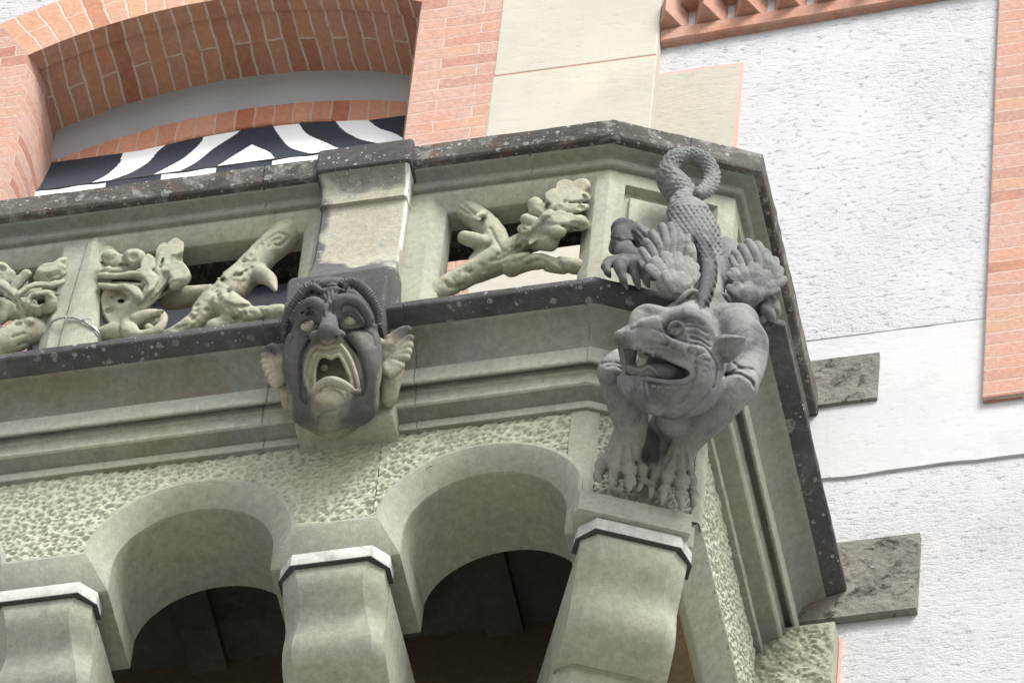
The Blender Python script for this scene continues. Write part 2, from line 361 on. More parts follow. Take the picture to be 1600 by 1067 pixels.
# brick cornice with a row of slanted teeth, rising slightly to the right
cor = MB(); SL = .066
def cz(x, z): return z+(x+.2)*SL
L0, L1 = -.215, 4.5
P = [(-.026, 3.318), (-.034, 3.324), (-.034, 3.388), (-.028, 3.394), (.1, 3.395), (.1, 3.318)]
nn = 60; cor.grid([[(x, y, cz(x, z)+.002*math.sin(x*31)) for y, z in P+[P[0]]] for x in np.linspace(L0, L1, nn)], UV=[[(x, i*.1+.02) for i in range(len(P)+1)] for x in np.linspace(L0, L1, nn)])
put('brick_cornice', cor.mesh('cornice', smooth=rad(30)), m_tooth, house)
cor = MB(); pitch = .143
for k in range(30):
    x = L0+.03+k*pitch
    for lev in range(2):
        xx = x+lev*pitch*.5; z0, z1 = 3.396+lev*.125, 3.515+lev*.125; a = pitch*.49; dx = .006*math.sin(k*5.1)
        tri = [(xx-a, .02), (xx+dx, -.112), (xx+a, .02)]
        lo = [(px, py, cz(px, z0)) for px, py in tri]; hi = [(px, py, cz(px, z1)) for px, py in tri]
        cor.loft([lo, hi])
cor.box(L0, L1, .012, .3, 3.3, 4.2)
t_ = put('brick_tooth_row', cor.mesh('teeth', bevel=.004), m_tooth, house)
mb = MB(); mb.box(L0-.002, 4.5, -.16, .3, 4.15, 4.4); put('eaves_board', mb.mesh('eaves'), m_tooth, house)

# window: brick jambs, segmental arch, soffit, cement strip, inner arch
XC, R1, ZC = -1.845, 1.45, 2.49
HW = .735; SP = .05
def arc(x, r=R1, zc=ZC): return zc+math.sqrt(max(r*r-(x-XC)**2, 0))
AN = [(-30.4+60.8*i/48)*math.pi/180 for i in range(49)]
mb = MB()
for sgn in (-1, 1):                                   # jamb: front face, splay, reveal
    xo, xi = XC+sgn*1.04, XC+sgn*HW
    pts = [(xo, .3), (xo, -.06), (xi, -.06), (xi-sgn*SP*.55, .005), (xi-sgn*SP*.8, .07), (xi-sgn*SP*.8, .42)]
    if sgn < 0: pts = [(xo, .3), (xo, -.06), (xi, -.06), (xi-sgn*.02, .0), (xi-sgn*.03, .09), (xi-sgn*.012, .42)]
    us = [0]
    for a, b in zip(pts, pts[1:]): us.append(us[-1]+math.hypot(a[0]-b[0], a[1]-b[1]))
    zs = np.linspace(.06, 3.75, 40)
    for i in range(len(pts)-1):
        a, b = pts[i], pts[i+1]
        mb.grid([[(a[0], a[1], z), (b[0], b[1], z)] for z in zs], UV=[[(us[i]+.1, z), (us[i+1]+.1, z)] for z in zs], mi=0)
put('brick_jamb', mb.mesh('jamb', smooth=rad(25)), m_brick, house)
mb = MB(); TK = .265
def rp(a, r, y, rz=ZC): return (XC+r*math.sin(a), y, rz+r*math.cos(a))
rowz = [R1, R1+TK]
mb.grid([[rp(a, R1, -.06), rp(a, R1+TK, -.06)] for a in AN], UV=[[(R1-1.45, a*R1+.02), (R1+TK-1.45, a*R1+.02)] for a in AN])
put('brick_arch', mb.mesh('arch'), m_brickv, house)
mb = MB()                                             # soffit with a shallow outer step
A2 = AN
mb.grid([[rp(a, R1, -.06), rp(a, R1+.002, .02), rp(a, R1+.014, .024), rp(a, R1+.014, .305)] for a in A2], UV=[[(0, a*R1+.02), (.08, a*R1+.02), (.09, a*R1+.02), (.37, a*R1+.02)] for a in A2])
put('brick_soffit', mb.mesh('soffit', smooth=rad(30)), m_bricks, house)
def low1(x): return 3.777-.30*(x+1.80)**2
def low2(x): return 3.650-.40*(x+1.80)**2+.0*(x)
mb = MB(); XS = np.linspace(-2.60, -1.09, 60)
mb.grid([[(x, .315, low1(x)-.02), (x, .305, low1(x)+.0), (x, .295, low1(x)+.05), (x, .300, low1(x)+.12), (x, .30, low1(x)+.30)] for x in XS])
put('cement_strip', mb.mesh('cement', smooth=rad(50)), m_cement, house)
mb = MB()
mb.grid([[(x, .335, low2(x)), (x, .318, low2(x)), (x, .312, low2(x)+.006), (x, .312, low1(x)+.006), (x, .36, low1(x)+.01)] for x in XS], UV=[[(-.017, x), (0, x), (.006, x), (.16, x), (.2, x)] for x in XS])
put('inner_arch', mb.mesh('inner', smooth=rad(40)), brick('inner_arch_brick', (.50, .23, .15), (.58, .31, .22), (.50, .37, .30), .5, .072, .0045), house)
# white plaster beside and above the arch
mb = MB()
ext = [rp(a, R1+TK, 0) for a in AN]
poly = [(-6, 9), (-6, 3.2)]+[(XC-1.04, 3.2)]+[(p[0], p[2]) for p in ext]+[(XC+1.04, 3.2), (-.81, 3.2), (-.81, 9)]
# as strips so that the outline stays clean
prev = None
for p in ext: mb.quad([(p[0], -.055, p[2]), (p[0], -.055, 9)]+([(prev[0], -.055, 9), (prev[0], -.055, prev[2])] if prev else [])) if prev else None; prev = p
mb.quad([(-6, -.055, 9), (ext[0][0], -.055, 9), (ext[0][0], -.055, ext[0][2]), (-6, -.055, ext[0][2])])
mb.quad([(-6, -.055, ext[0][2]), (XC-1.02, -.055, ext[0][2]), (XC-1.02, -.055, .06), (-6, -.055, .06)])
mb.quad([(ext[-1][0], -.055, 9), (-.81, -.055, 9), (-.81, -.055, 3.6), (ext[-1][0], -.055, 3.6)])
put('plaster_wall', mb.mesh('plaster', smooth=rad(30)), m_plaster, house, 'rough plaster beside the window arch')
# brick beside the springing (skewbacks)
mb = MB()
for sgn in (-1, 1):
    x0, x1 = sorted((XC+sgn*HW, XC+sgn*1.04))
    top = 4.05 if sgn > 0 else 3.97
    zs = np.linspace(3.74, top, 6)
    if sgn > 0: mb.grid([[(x0+max(0, (z-3.74))*.59, -.0595, z), (x1, -.0595, z)] for z in zs], UV=[[(.3+(z-3.74)*.5, z), (.61, z)] for z in zs])
    else: mb.grid([[(x0, -.0595, z), (x1-max(0, (z-3.74))*.59, -.0595, z)] for z in zs], UV=[[(0, z), (.3-(z-3.74)*.5, z)] for z in zs])
mb.quad([(XC+.735+.13, -.0596, 3.9), (-.81, -.0596, 3.9), (-.81, -.0596, 9), (XC+.735+.13, -.0596, 9)], [(.1, 3.9), (.43, 3.9), (.43, 9), (.1, 9)])
put('brick_skewback', mb.mesh('skew'), m_brick, house)
# room behind: dark door with frame, and the closed box of the room
wf = MB(); wf.box(-2.56, -2.48, .44, .50, .06, 3.7); wf.box(-1.20, -1.12, .44, .50, .06, 3.7); wf.box(-1.87, -1.81, .44, .5, .06, 3.2); wf.box(-2.48, -1.20, .44, .5, 2.95, 3.03)
wfo = put('window_frame', wf.mesh('frame', bevel=.006), m_frame, house)
mb = MB(); mb.quad([(-2.48, .47, .06), (-1.2, .47, .06), (-1.2, .47, 3.7), (-2.48, .47, 3.7)]); put('window_pane', mb.mesh('pane'), m_glass, wfo)
mb = MB(); mb.box(-3.4, -.4, .52, 3.5, .03, 4.4); put('room_box', mb.mesh('room'), m_brownw, house)

# ---------------------------------------------------------------- striped awning in the window head
aw = thing('striped_awning', 'black and white zebra striped roller awning under the brick window arch', 'awning', (XC, .34, 3.3))
A0, A1 = np.array([-2.56, .338, 3.70]), np.array([-2.56, .205, 3.248])
nx, nz = 300, 110
def inpoly(px, py, P):
    c = np.zeros(px.shape, bool); n = len(P)
    for i in range(n):
        (x0, y0), (x1, y1) = P[i], P[(i+1) % n]
        k = ((y0 > py) != (y1 > py)) & (px < (x1-x0)*(py-y0)/((y1-y0) if y1 != y0 else 1e-9)+x0); c ^= k
    return c
verts = []
for i in range(nx+1):
    x = -2.56+1.42*i/nx
    for j in range(nz+1):
        t = j/nz; s = .012*math.sin(t*math.pi)
        verts.append((x, A0[1]+(A1[1]-A0[1])*t+s, A0[2]+(A1[2]-A0[2])*t))
V = np.array(verts)
# pattern of the cloth: white waves on black, drawn in metres on the cloth (x along, t down)
def wave(p, q):                                    # band between two smooth curves given as (x, t) lists
    def den(c):
        c = np.array(c, float); k = np.linspace(0, len(c)-1, 60); i = np.arange(len(c))
        from numpy import interp
        o = np.stack([interp(k, i, c[:, 0]), interp(k, i, c[:, 1])], -1)
        for _ in range(12): o[1:-1] = .25*o[:-2]+.5*o[1:-1]+.25*o[2:]
        return [tuple(a) for a in o]
    return den(p)+den(q)[::-1]
cn = np.cross(np.array([1., 0, 0]), A1-A0)
def cl(zx, zy):                                    # detail-photo point -> (x, t)
    P = hit(zx/2.2857, zy/2.2857, A0, cn); return (P[0], (A0[2]-P[2])/(A0[2]-A1[2]))
bands = [([(600, 500), (560, 535), (470, 560), (400, 590), (350, 630), (310, 665)], [(300, 560), (270, 620), (200, 640), (190, 660), (190, 680), (190, 700)]),
         ([(900, 430), (850, 470), (760, 520), (690, 580), (640, 610), (600, 640)], [(730, 470), (720, 500), (650, 560), (600, 590), (560, 615), (520, 640)]),
         ([(900, 508), (960, 535), (985, 570), (1040, 590), (1080, 600)], [(895, 508), (830, 550), (780, 590), (740, 610), (690, 625)]),
         ([(960, 430), (990, 470), (1030, 520), (1100, 545), (1170, 560), (1230, 570)], [(1060, 430), (1090, 470), (1160, 500), (1210, 530), (1260, 545), (1300, 560)]),
         ([(1190, 420), (1220, 455), (1280, 490), (1350, 510), (1420, 520)], [(1310, 420), (1350, 450), (1400, 465), (1440, 490), (1470, 520)])]
bands[0] = ([(640, 480), (560, 532), (530, 570), (470, 610), (400, 640), (330, 665)], [(440, 530), (425, 575), (380, 620), (340, 645), (310, 660), (290, 672)])
stripe = np.ones(len(V))
T = (A0[2]-V[:, 2])/(A0[2]-A1[2]); X = V[:, 0]
for p, q in bands:
    stripe[inpoly(X, T, wave([cl(*a) for a in p], [cl(*a) for a in q]))] = 0
me = bpy.data.meshes.new('cloth'); F = [(i*(nz+1)+j, (i+1)*(nz+1)+j, (i+1)*(nz+1)+j+1, i*(nz+1)+j+1) for i in range(nx) for j in range(nz)]
me.from_pydata(verts, [], F); at_ = me.attributes.new('stripe', 'FLOAT', 'POINT'); at_.data.foreach_set('value', stripe.astype(np.float32)); smooth_mesh(me)
put('fabric', me, m_awn, aw)
mb = MB(); mb.loft([[(-2.57, .205+.009*math.cos(a), 3.241+.009*math.sin(a)) for a in np.linspace(0, 2*math.pi, 14)[:-1]], [(-1.14, .205+.009*math.cos(a), 3.241+.009*math.sin(a)) for a in np.linspace(0, 2*math.pi, 14)[:-1]]])
put('front_bar', mb.mesh('bar', smooth=rad(50)), m_frame, aw)
# hanging valance with its own light and dark blocks
nv = 260; vv = []; sv = []
for i in range(nv+1):
    x = -2.56+1.42*i/nv
    for j in range(5): vv.append((x, .197+.002*math.sin(x*40), 3.232-.012*j)); sv.append(0 if (int((x+2.5)/.205) % 2 == 0) else 1)
me = bpy.data.meshes.new('valance'); me.from_pydata(vv, [], [(i*5+j, (i+1)*5+j, (i+1)*5+j+1, i*5+j+1) for i in range(nv) for j in range(4)])
at_ = me.attributes.new('stripe', 'FLOAT', 'POINT'); at_.data.foreach_set('value', np.array(sv, np.float32)); smooth_mesh(me)
put('valance', me, m_awn, aw)
# ---------------------------------------------------------------- stone balcony
bal = thing('stone_balcony', 'green grey sandstone balcony with chamfered corner, carved openings, round arches and scroll corbels', 'balcony', (0, 0, -.9))
CA, SA = math.cos(rad(25)), math.sin(rad(25))
D0 = 1.2394
def corners(o):
    yf = -1.362+o; xr = .58-o-max(0, o-.2)*.25; d = D0-o
    return ((d+CA*yf)/SA, yf), (xr, (SA*xr-d)/CA), (xr, 0.0)
def omap(seg, u, o):
    A, B, C = corners(o)
    if seg == 0: return (A[0] if u is None else u, A[1])
    if seg == 1: return (A[0]+(B[0]-A[0])*u, A[1]+(B[1]-A[1])*u)
    return (B[0], B[1] if u is None else u)
XL = -4.1
def stations(jf, jc, jr, o_mid):
    """list of (seg,u,joint) along the balcony; a joint is a narrow V groove"""
    S = []
    def add(seg, lo, hi, js, dens):
        us = set(np.round(np.linspace(lo, hi, dens), 4)); out = [(u, 0) for u in us]
        for j in js: out = [q for q in out if abs(q[0]-j) > .02]+[(j-.0035, 0), (j, 1), (j+.0035, 0)]
        return [(seg, u, k) for u, k in sorted(out)]
    S += add(0, XL, -.08, jf, 60); S.append((0, None, 0)); S += add(1, .1, .9, jc, 10); S.append((2, None, 0)); S += add(2, -.85, 0.03, jr, 24)
    return S
def sweep(name, prof, m, jf=(), jc=(), jr=(), parent=bal, jd=.006, wob=.0012, seed=1, bevel=.004, smooth=rad(32), mats=None):
    St = stations(jf, jc, jr, 0); rows = []; rnd = random.Random(seed)
    cz_ = sum(p[1] for p in prof)/len(prof)
    for seg, u, k in St:
        r = []
        for o, z in prof:
            oo = o+(jd if k else 0)+rnd.uniform(-wob, wob)*.5
            zz = z + ((cz_-z)*.03 if k else 0)
            if seg == 0 and u is not None and u > corners(oo)[0][0]-.01: u2 = corners(oo)[0][0]-.01
            else: u2 = u
            if seg == 2 and u is not None and u < corners(oo)[1][1]+.01: u2 = corners(oo)[1][1]+.01
            x, y = omap(seg, u2, oo); r.append((x, y, zz))
        rows.append(r)
    mb = MB(); mb.grid(rows)
    mb.quad([rows[0][i] for i in range(len(prof))]); 
    if mats:
        k = len(prof)-1
        for i in range(len(mb.f)-1): mb.mi[i] = mats(i % k)
    me = mb.mesh(name, bevel=bevel, smooth=smooth, seg=2)
    return put(name, me, m, parent)
def cove(o0, z0, o1, z1, n=7, k=1):
    """concave quarter from (o0,z0) to (o1,z1)"""
    out = []
    for i in range(n+1):
        a = i/n*math.pi/2
        out.append((o0+(o1-o0)*math.sin(a), z0+(z1-z0)*(1-math.cos(a))) if k else (o0+(o1-o0)*(1-math.cos(a)), z0+(z1-z0)*math.sin(a)))
    return out
# coping
sweep('coping', [(.60, 1.055), (.60, 1.088), (.20, 1.098), (.146, 1.090), (.138, 1.080), (.138, .995), (.144, .985), (.17, .985)], m_darkr, jf=(-1.2,), jc=(.52,), jr=(-.5,), seed=3, wob=.004, bevel=.003)
sweep('coping_moulding', [(.165, .9865), (.168, .980)]+cove(.170, .978, .212, .966, 4)+[(.205, .958), (.205, .932), (.212, .926), (.235, .926)], m_corn, jf=(-1.2, -.3), seed=4)
# lip and cornice
sweep('lip', [(.50, .0), (.02, .004), (.004, 0), (0, -.006), (0, -.030), (.004, -.036), (.068, -.052), (.080, -.053)], m_dark, jf=(-2.0, -1.08, -.618, -.03), jc=(.93,), jr=(-.52,), seed=5, wob=.003, bevel=.003)
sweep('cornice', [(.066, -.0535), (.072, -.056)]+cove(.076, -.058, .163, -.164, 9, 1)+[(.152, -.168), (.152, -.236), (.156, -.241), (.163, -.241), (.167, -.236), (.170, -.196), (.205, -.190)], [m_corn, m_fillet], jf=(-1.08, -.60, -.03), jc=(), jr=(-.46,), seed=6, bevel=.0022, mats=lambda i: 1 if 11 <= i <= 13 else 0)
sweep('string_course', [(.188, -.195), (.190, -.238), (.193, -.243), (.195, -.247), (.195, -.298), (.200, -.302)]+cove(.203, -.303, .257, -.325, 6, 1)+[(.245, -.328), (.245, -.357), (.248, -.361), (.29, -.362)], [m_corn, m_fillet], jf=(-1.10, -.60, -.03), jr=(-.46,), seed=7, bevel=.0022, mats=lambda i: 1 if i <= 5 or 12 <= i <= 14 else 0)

# hammered band: a relief grid with small chisel pits
def hammer(P2, seed):
    """P2 (N,2) metres -> height; short slanted chisel pits and soft lumps"""
    r = np.random.RandomState(seed); c = .0215
    I = np.floor(P2/c).astype(int); best = np.full(len(P2), 9.0)
    ca, sa = math.cos(.55), math.sin(.55)
    for dx in (-1, 0, 1):
        for dy in (-1, 0, 1):
            gx, gy = I[:, 0]+dx, I[:, 1]+dy; z0 = gx*0
            jx = _hash(gx, gy, z0, seed)*.9+.05; jy = _hash(gx, gy, z0, seed+1)*.9+.05; sz = .55+.75*_hash(gx, gy, z0, seed+2)
            px = P2[:, 0]-(gx+jx)*c; py = P2[:, 1]-(gy+jy)*c
            a = px*ca+py*sa; b = -px*sa+py*ca
            best = np.minimum(best, np.sqrt((a/1.7)**2+(b/.8)**2)/(.0056*sz))
    P3 = np.stack([P2[:, 0], P2[:, 1], P2[:, 0]*0], -1)
    return -.0135*np.exp(-best**2)+.008*(vnoise(P3, 45, seed, 2)-.5)+.003*(vnoise(P3, 160, seed+9, 1)-.5)
YR = .262
AZ, AR, AI = -.822, .335, .264
ARX = [-4.148, -3.201, -2.254, -1.307, -.36]
def above_arch(x):
    z = -.80
    for c in ARX:
        if abs(x-c) < AR: z = max(z, AZ+math.sqrt(AR*AR-(x-c)**2))
    return z
def hammered(seg, u0, u1, L, zlow, name, seed, step=.0038):
    nu = max(2, int(L/step)); nzz = int(.46/step)
    us = np.linspace(u0, u1, nu); zs = np.linspace(-.36, -.815, nzz)
    U, Z = np.meshgrid(us, zs, indexing='ij')
    P2 = np.stack([(U*(L/abs(u1-u0))).ravel(), Z.ravel()], -1); H = hammer(P2, seed).reshape(nu, nzz)
    lim = np.array([zlow(u)-.012 for u in us])
    verts = []
    for i in range(nu):
        for j in range(nzz):
            x, y = omap(seg, us[i], YR-H[i, j]); verts.append((x, y, zs[j]))
    F = []
    for i in range(nu-1):
        l = min(lim[i], lim[i+1])
        for j in range(nzz-1):
            if zs[j+1] > l: F.append((i*nzz+j, i*nzz+j+1, (i+1)*nzz+j+1, (i+1)*nzz+j))
    me = bpy.data.meshes.new(name); me.from_pydata(verts, [], F)
    bm = bmesh.new(); bm.from_mesh(me); bmesh.ops.delete(bm, geom=[v for v in bm.verts if not v.link_faces], context='VERTS'); bmesh.ops.recalc_face_normals(bm, faces=bm.faces); bm.to_mesh(me); bm.free()
    smooth_mesh(me); return put(name, me, m_rough, bal)
Acx = corners(YR)[0][0]; Bcy = corners(YR)[1][1]
hammered(0, -2.55, -.7125, 1.8375, above_arch, 'hammered_band', 31)
hammered(0, -.7115, Acx-.045, Acx-.045+.711, above_arch, 'hammered_band', 37)
hammered(1, .10, .95, .36, lambda u: -.86, 'hammered_band', 41)
hammered(2, Bcy+.035, .0, abs(Bcy), lambda u: -.80, 'hammered_band', 43)
# smooth corner margins and the far left run
mb = MB()
mb.quad([(*omap(0, XL, YR), -.36), (*omap(0, -2.545, YR), -.36), (*omap(0, -2.545, YR), -.5), (*omap(0, XL, YR), -.5)])
put('plain_band', mb.mesh('band'), m_rough, bal)
A_, B_, C_ = corners(YR-.004); e = .05; endx_ = corners(YR)[0][0]
n1 = (A_[0]+(B_[0]-A_[0])*.11, A_[1]+(B_[1]-A_[1])*.11); n2 = (B_[0]-(B_[0]-A_[0])*.07, B_[1]-(B_[1]-A_[1])*.07)
mb = MB(); mb.grid([[A_+(z,) for z in (-.355, -.6, -.815)], [n1+(z,) for z in (-.355, -.6, -.815)]])
xs_ = np.linspace(A_[0]-e, A_[0], 9); mb.grid([[(x, A_[1], z) for z in np.linspace(-.355, max(-.815, above_arch(min(x, endx_-.002))+.004), 4)] for x in xs_])
put('corner_margin', mb.mesh('margin', smooth=rad(30)), m_green, bal)
mb = MB(); mb.grid([[(x, y, z) for x, y in (n2, B_, (B_[0], B_[1]+.04))] for z in (-.355, -.6, -.815)])
put('corner_margin', mb.mesh('margin', bevel=.004, smooth=rad(30)), m_green, bal)

# arches: moulded edge, barrel soffit and legs as one stepped run
ZB_O, ZB_I = -.80, -.930
out_, inn = [], []
for c in ARX:
    a0 = math.acos((ZB_O-AZ)/AR); b0 = math.pi/2
    for i in range(33):
        t = -1+2*i/32
        out_.append((c+AR*math.sin(a0*t), AZ+AR*math.cos(a0*t))); inn.append((c+AI*math.sin(b0*t), AZ+AI*math.cos(b0*t)))
# insert the leg corners
O2, I2 = [], []
for k in range(len(out_)):
    if k % 33 == 0: O2.append(out_[k]); I2.append((inn[k][0], ZB_I)); 
    O2.append(out_[k]); I2.append(inn[k])
    if k % 33 == 32: O2.append(out_[k]); I2.append((inn[k][0], ZB_I))
endx = corners(YR)[0][0]
O2 = [(min(x, endx-.003), z) for x, z in O2]; O2.append((endx-.003, ZB_O-.0)); I2.append((endx+.02, ZB_I))
rows = []
yF = -1.10
for (xo, zo), (xi, zi) in zip(O2, I2):
    dx, dz = xo-xi, zo-zi; L = math.hypot(dx, dz) or 1; ux, uz = dx/L, dz/L
    rows.append([(xo+ux*.014, yF+.01, zo+uz*.014), (xo+ux*.014, yF-.006, zo+uz*.014), (xo, yF-.008, zo), (xi, yF+.050, zi), (xi, yF+.062, zi), (xi, -.735, zi), (xi, -.725, zi+.35 if zi < -.85 else 0.0)])
mb = MB(); mb.grid(rows)
for k in range(len(mb.f)): 
    mb.mi[k] = 1 if (k % 6) in (4, 5) else 0
put('arch_moulding', mb.mesh('arches', smooth=rad(35), bevel=.003, seg=1), [m_tool, m_green], bal)
# corner impost block under the statue
def cbox(u0, u1, o0, o1, z0, z1, ch=0.02):
    r = []
    for z, k in ((z0, 0), (z1-.012, 0), (z1, .012)):
        p = [omap(1, u0, o0+ch+k), omap(1, u0+ch*1.4, o0+k), omap(1, u1-ch*1.4, o0+k), omap(1, u1, o0+ch+k), omap(1, u1, o1), omap(1, u0, o1)]
        r.append([(x, y, z) for x, y in p])
    return r
mb = MB(); mb.loft(cbox(-.03, .86, .205, .62, -.948, -.838, .03)); mb.loft(cbox(.70, .998, .268, .60, -.932, -.79, .001)); put('impost', mb.mesh('impost', bevel=.004, smooth=rad(30)), m_tool, bal)
# side beam below the hammered side, its soffit, ceiling and floor slab
XB = corners(YR)[1][0]; mb = MB(); ys = np.linspace(corners(YR)[1][1], .0, 16)
for y in [0]:
    mb.grid([[(XB-.01, yy, -.788), (XB+.006, yy, -.790), (XB+.006, yy, -.803), (XB-.075, yy, -.890), (XB-.085, yy, -.900), (.02, yy, -.902)] for yy in ys])
put('side_beam', mb.mesh('beam', smooth=rad(30), bevel=.003, seg=1), m_green, bal)
mb = MB(); mb.quad([(.02, -.92, -.9025), (.02, 0, -.9025), (.02, 0, .02), (.02, -.92, .02)]); mb.box(.05, .20, -.80, 0, -.93, -.902)
put('side_soffit', mb.mesh('sidesoffit'), m_brownw, bal)
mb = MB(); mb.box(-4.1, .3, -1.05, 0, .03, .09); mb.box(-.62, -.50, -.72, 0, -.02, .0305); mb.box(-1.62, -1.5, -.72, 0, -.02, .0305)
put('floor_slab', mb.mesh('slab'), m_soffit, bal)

# corbels: chamfered scroll with a pale cap and a dark drip edge
def corbel(cx, cy, dirx, diry, hw, ztop, proj, back):
    """(cx,cy) middle of the front edge at the wall face; dir = outward"""
    tx, ty = -diry, dirx
    def W(a, d, z): return (cx+tx*a+dirx*d, cy+ty*a+diry*d, z)
    prof = []
    ctrl = [(0, 0), (.001, -.035), (.010, -.065), (.034, -.100), (.062, -.128), (.080, -.155), (.088, -.19), (.091, -.225), (.098, -.26), (.114, -.292), (.138, -.316), (.165, -.334), (.20, -.350), (.225, -.358), (.240, -.360), (.252, -.350), (.258, -.352), (.270, -.40), (.29, -.46), (.34, -.54), (.45, -.62), (.60, -.68)]
    rings = []
    for d, z in ctrl:
        ch = .042+.010*math.sin(max(0, -z)*17); f = proj-d; h = hw-.004*math.sin(-z*11); f2 = min(f-ch, f)
        rings.append([W(-h, -back, ztop+z), W(-h, f2, ztop+z), W(-h+ch*1.15, f, ztop+z), W(h-ch*1.15, f, ztop+z), W(h, f2, ztop+z), W(h, -back, ztop+z)])
    mb = MB(); mb.loft(rings)
    co = put('corbel', mb.mesh('corbel', bevel=.004, smooth=rad(36)), m_green, bal)
    def slab(z0, z1, e, ch, mt, name):
        r = []
        for z in (z0, z1):
            r.append([W(-hw-e, proj-.10, z), W(-hw-e, proj-ch, z), W(-hw-e+ch*1.2, proj+e, z), W(hw+e-ch*1.2, proj+e, z), W(hw+e, proj-ch, z), W(hw+e, proj-.10, z)])
        mb = MB(); mb.loft(r); return put(name, mb.mesh(name, bevel=.0025, smooth=rad(30)), mt, co)
    slab(ztop+.0062, ztop+.066, .012, .040, m_cap, 'cap'); slab(ztop, ztop+.006, .016, .042, m_drip, 'drip_edge')
    return co
for cx in (-.830, -1.777, -2.724, -3.67): corbel(cx, -1.10, 0, -1, .165, -1.005, -.006, .95)
m0 = omap(1, .5, YR); corbel(m0[0], m0[1], SA, -CA, .172, -1.020, .030, .62)

# ---------------------------------------------------------------- parapet panels with openings
def framed(name, F, u0, u1, holes, z0=.0, z1=.93, depth=.115, m=m_green, blind=False):
    """F(u, d, z) -> world; d = depth behind the face. holes: (ua,ub,za,zb); one closed lattice so that normals agree"""
    mb = MB(); us = sorted({u0, u1, *[h[0] for h in holes], *[h[1] for h in holes]}); zs = sorted({z0, z1, *[h[2] for h in holes], *[h[3] for h in holes]})
    def hole(i, j):
        um, zm = (us[i]+us[i+1])/2, (zs[j]+zs[j+1])/2
        return next((h for h in holes if h[0] < um < h[1] and h[2] < zm < h[3]), None)
    for i in range(len(us)-1):
        for j in range(len(zs)-1):
            if not hole(i, j): mb.quad([F(us[i], 0, zs[j]), F(us[i+1], 0, zs[j]), F(us[i+1], 0, zs[j+1]), F(us[i], 0, zs[j+1])])
    hl, hr = {h[0] for h in holes}, {h[1] for h in holes}; zb, zt = {h[2] for h in holes}, {h[3] for h in holes}
    def bu(u): return u+.047 if u in hl else (u-.047 if u in hr else u)
    def bz(z): return z+.052 if z in zb else (z-.052 if z in zt else z)
    if not blind:
        for i in range(len(us)-1):
            for j in range(len(zs)-1):
                if not hole(i, j): mb.quad([F(bu(us[i]), depth, bz(zs[j])), F(bu(us[i+1]), depth, bz(zs[j])), F(bu(us[i+1]), depth, bz(zs[j+1])), F(bu(us[i]), depth, bz(zs[j+1]))])
    for (a, b, c, d) in holes:
        zz = [z for z in zs if c <= z <= d]
        def ring(du, dz, dep, back=False):
            if back: A, B, C, D = a+.047, b-.047, c+.052, d-.052
            else: A, B, C, D = a+du, b-du, c+dz, d-dz
            zl = [C]+[(bz(z) if back else z) for z in zz[1:-1]]+[D]
            return [F(A, dep, z) for z in zl]+[F(B, dep, z) for z in zl[::-1]]
        if blind: rr = [ring(0, 0, 0), ring(.004, .004, .030), ring(.040, .046, .030), ring(.050, .056, .008), ring(.06, .066, .006)]
        else: rr = [ring(0, 0, 0), ring(.045, .050, .040), ring(0, 0, depth, True)]
        n = len(rr[0])
        for p, q in zip(rr, rr[1:]):
            for i in range(n): mb.quad([p[i], p[(i+1) % n], q[(i+1) % n], q[i]])
        if blind: mb.quad(rr[-1])
    return put(name, mb.mesh(name, bevel=.004, smooth=rad(30)), m, bal)
PO = .227
yP = -1.362+PO
def Ffront(u, d, z): return (u, yP+d, z)
A_, B_, C_ = corners(PO)
framed('parapet_panel', Ffront, XL, A_[0], [(-3.99, -3.25, .08, .905), (-3.13, -2.63, .08, .905), (-2.52, -1.885, .08, .905), (-1.755, -1.03, .08, .905), (-.637, -.082, .08, .905)])
def Fch(u, d, z): x, y = omap(1, u, PO+d); return (x, y, z)
framed('corner_panel', Fch, 0, 1, [(.13, .87, .06, .86)], blind=True)
def Fside(u, d, z): x, y = omap(2, u, PO+d); return (x, y, z)
framed('side_panel', Fside, B_[1], 0, [(B_[1]+.07, -.52, .06, .86), (-.44, -.06, .06, .86)], blind=True)
# mullion with splayed foot between the two left openings
mb = MB()
def mul(z, x0, x1, y): return [(x0-.055, y+.085, z), (x0, y, z), (x0+(x1-x0)*.42, y-.006, z), (x1-.012, y, z), (x1, y+.014, z), (x1, y+.16, z), (x0-.055, y+.16, z)]
mb.loft([mul(.0, -1.842, -1.712, yP-.012), mul(.36, -1.838, -1.715, yP-.012), mul(.60, -1.822, -1.733, yP-.012), mul(.80, -1.808, -1.748, yP-.011), mul(.87, -1.802, -1.755, yP-.010), mul(.915, -1.80, -1.756, yP-.002)])
put('mullion', mb.mesh('mullion', bevel=.003, smooth=rad(20)), m_green, bal)
mb = MB(); mb.loft([[(x-.0-.76, y, z) for x, y, z in r] for r in [mul(.0, -1.842, -1.712, yP-.012), mul(.6, -1.822, -1.733, yP-.012), mul(.915, -1.80, -1.756, yP-.002)]])
put('mullion', mb.mesh('mullion', bevel=.003, smooth=rad(20)), m_green, bal)

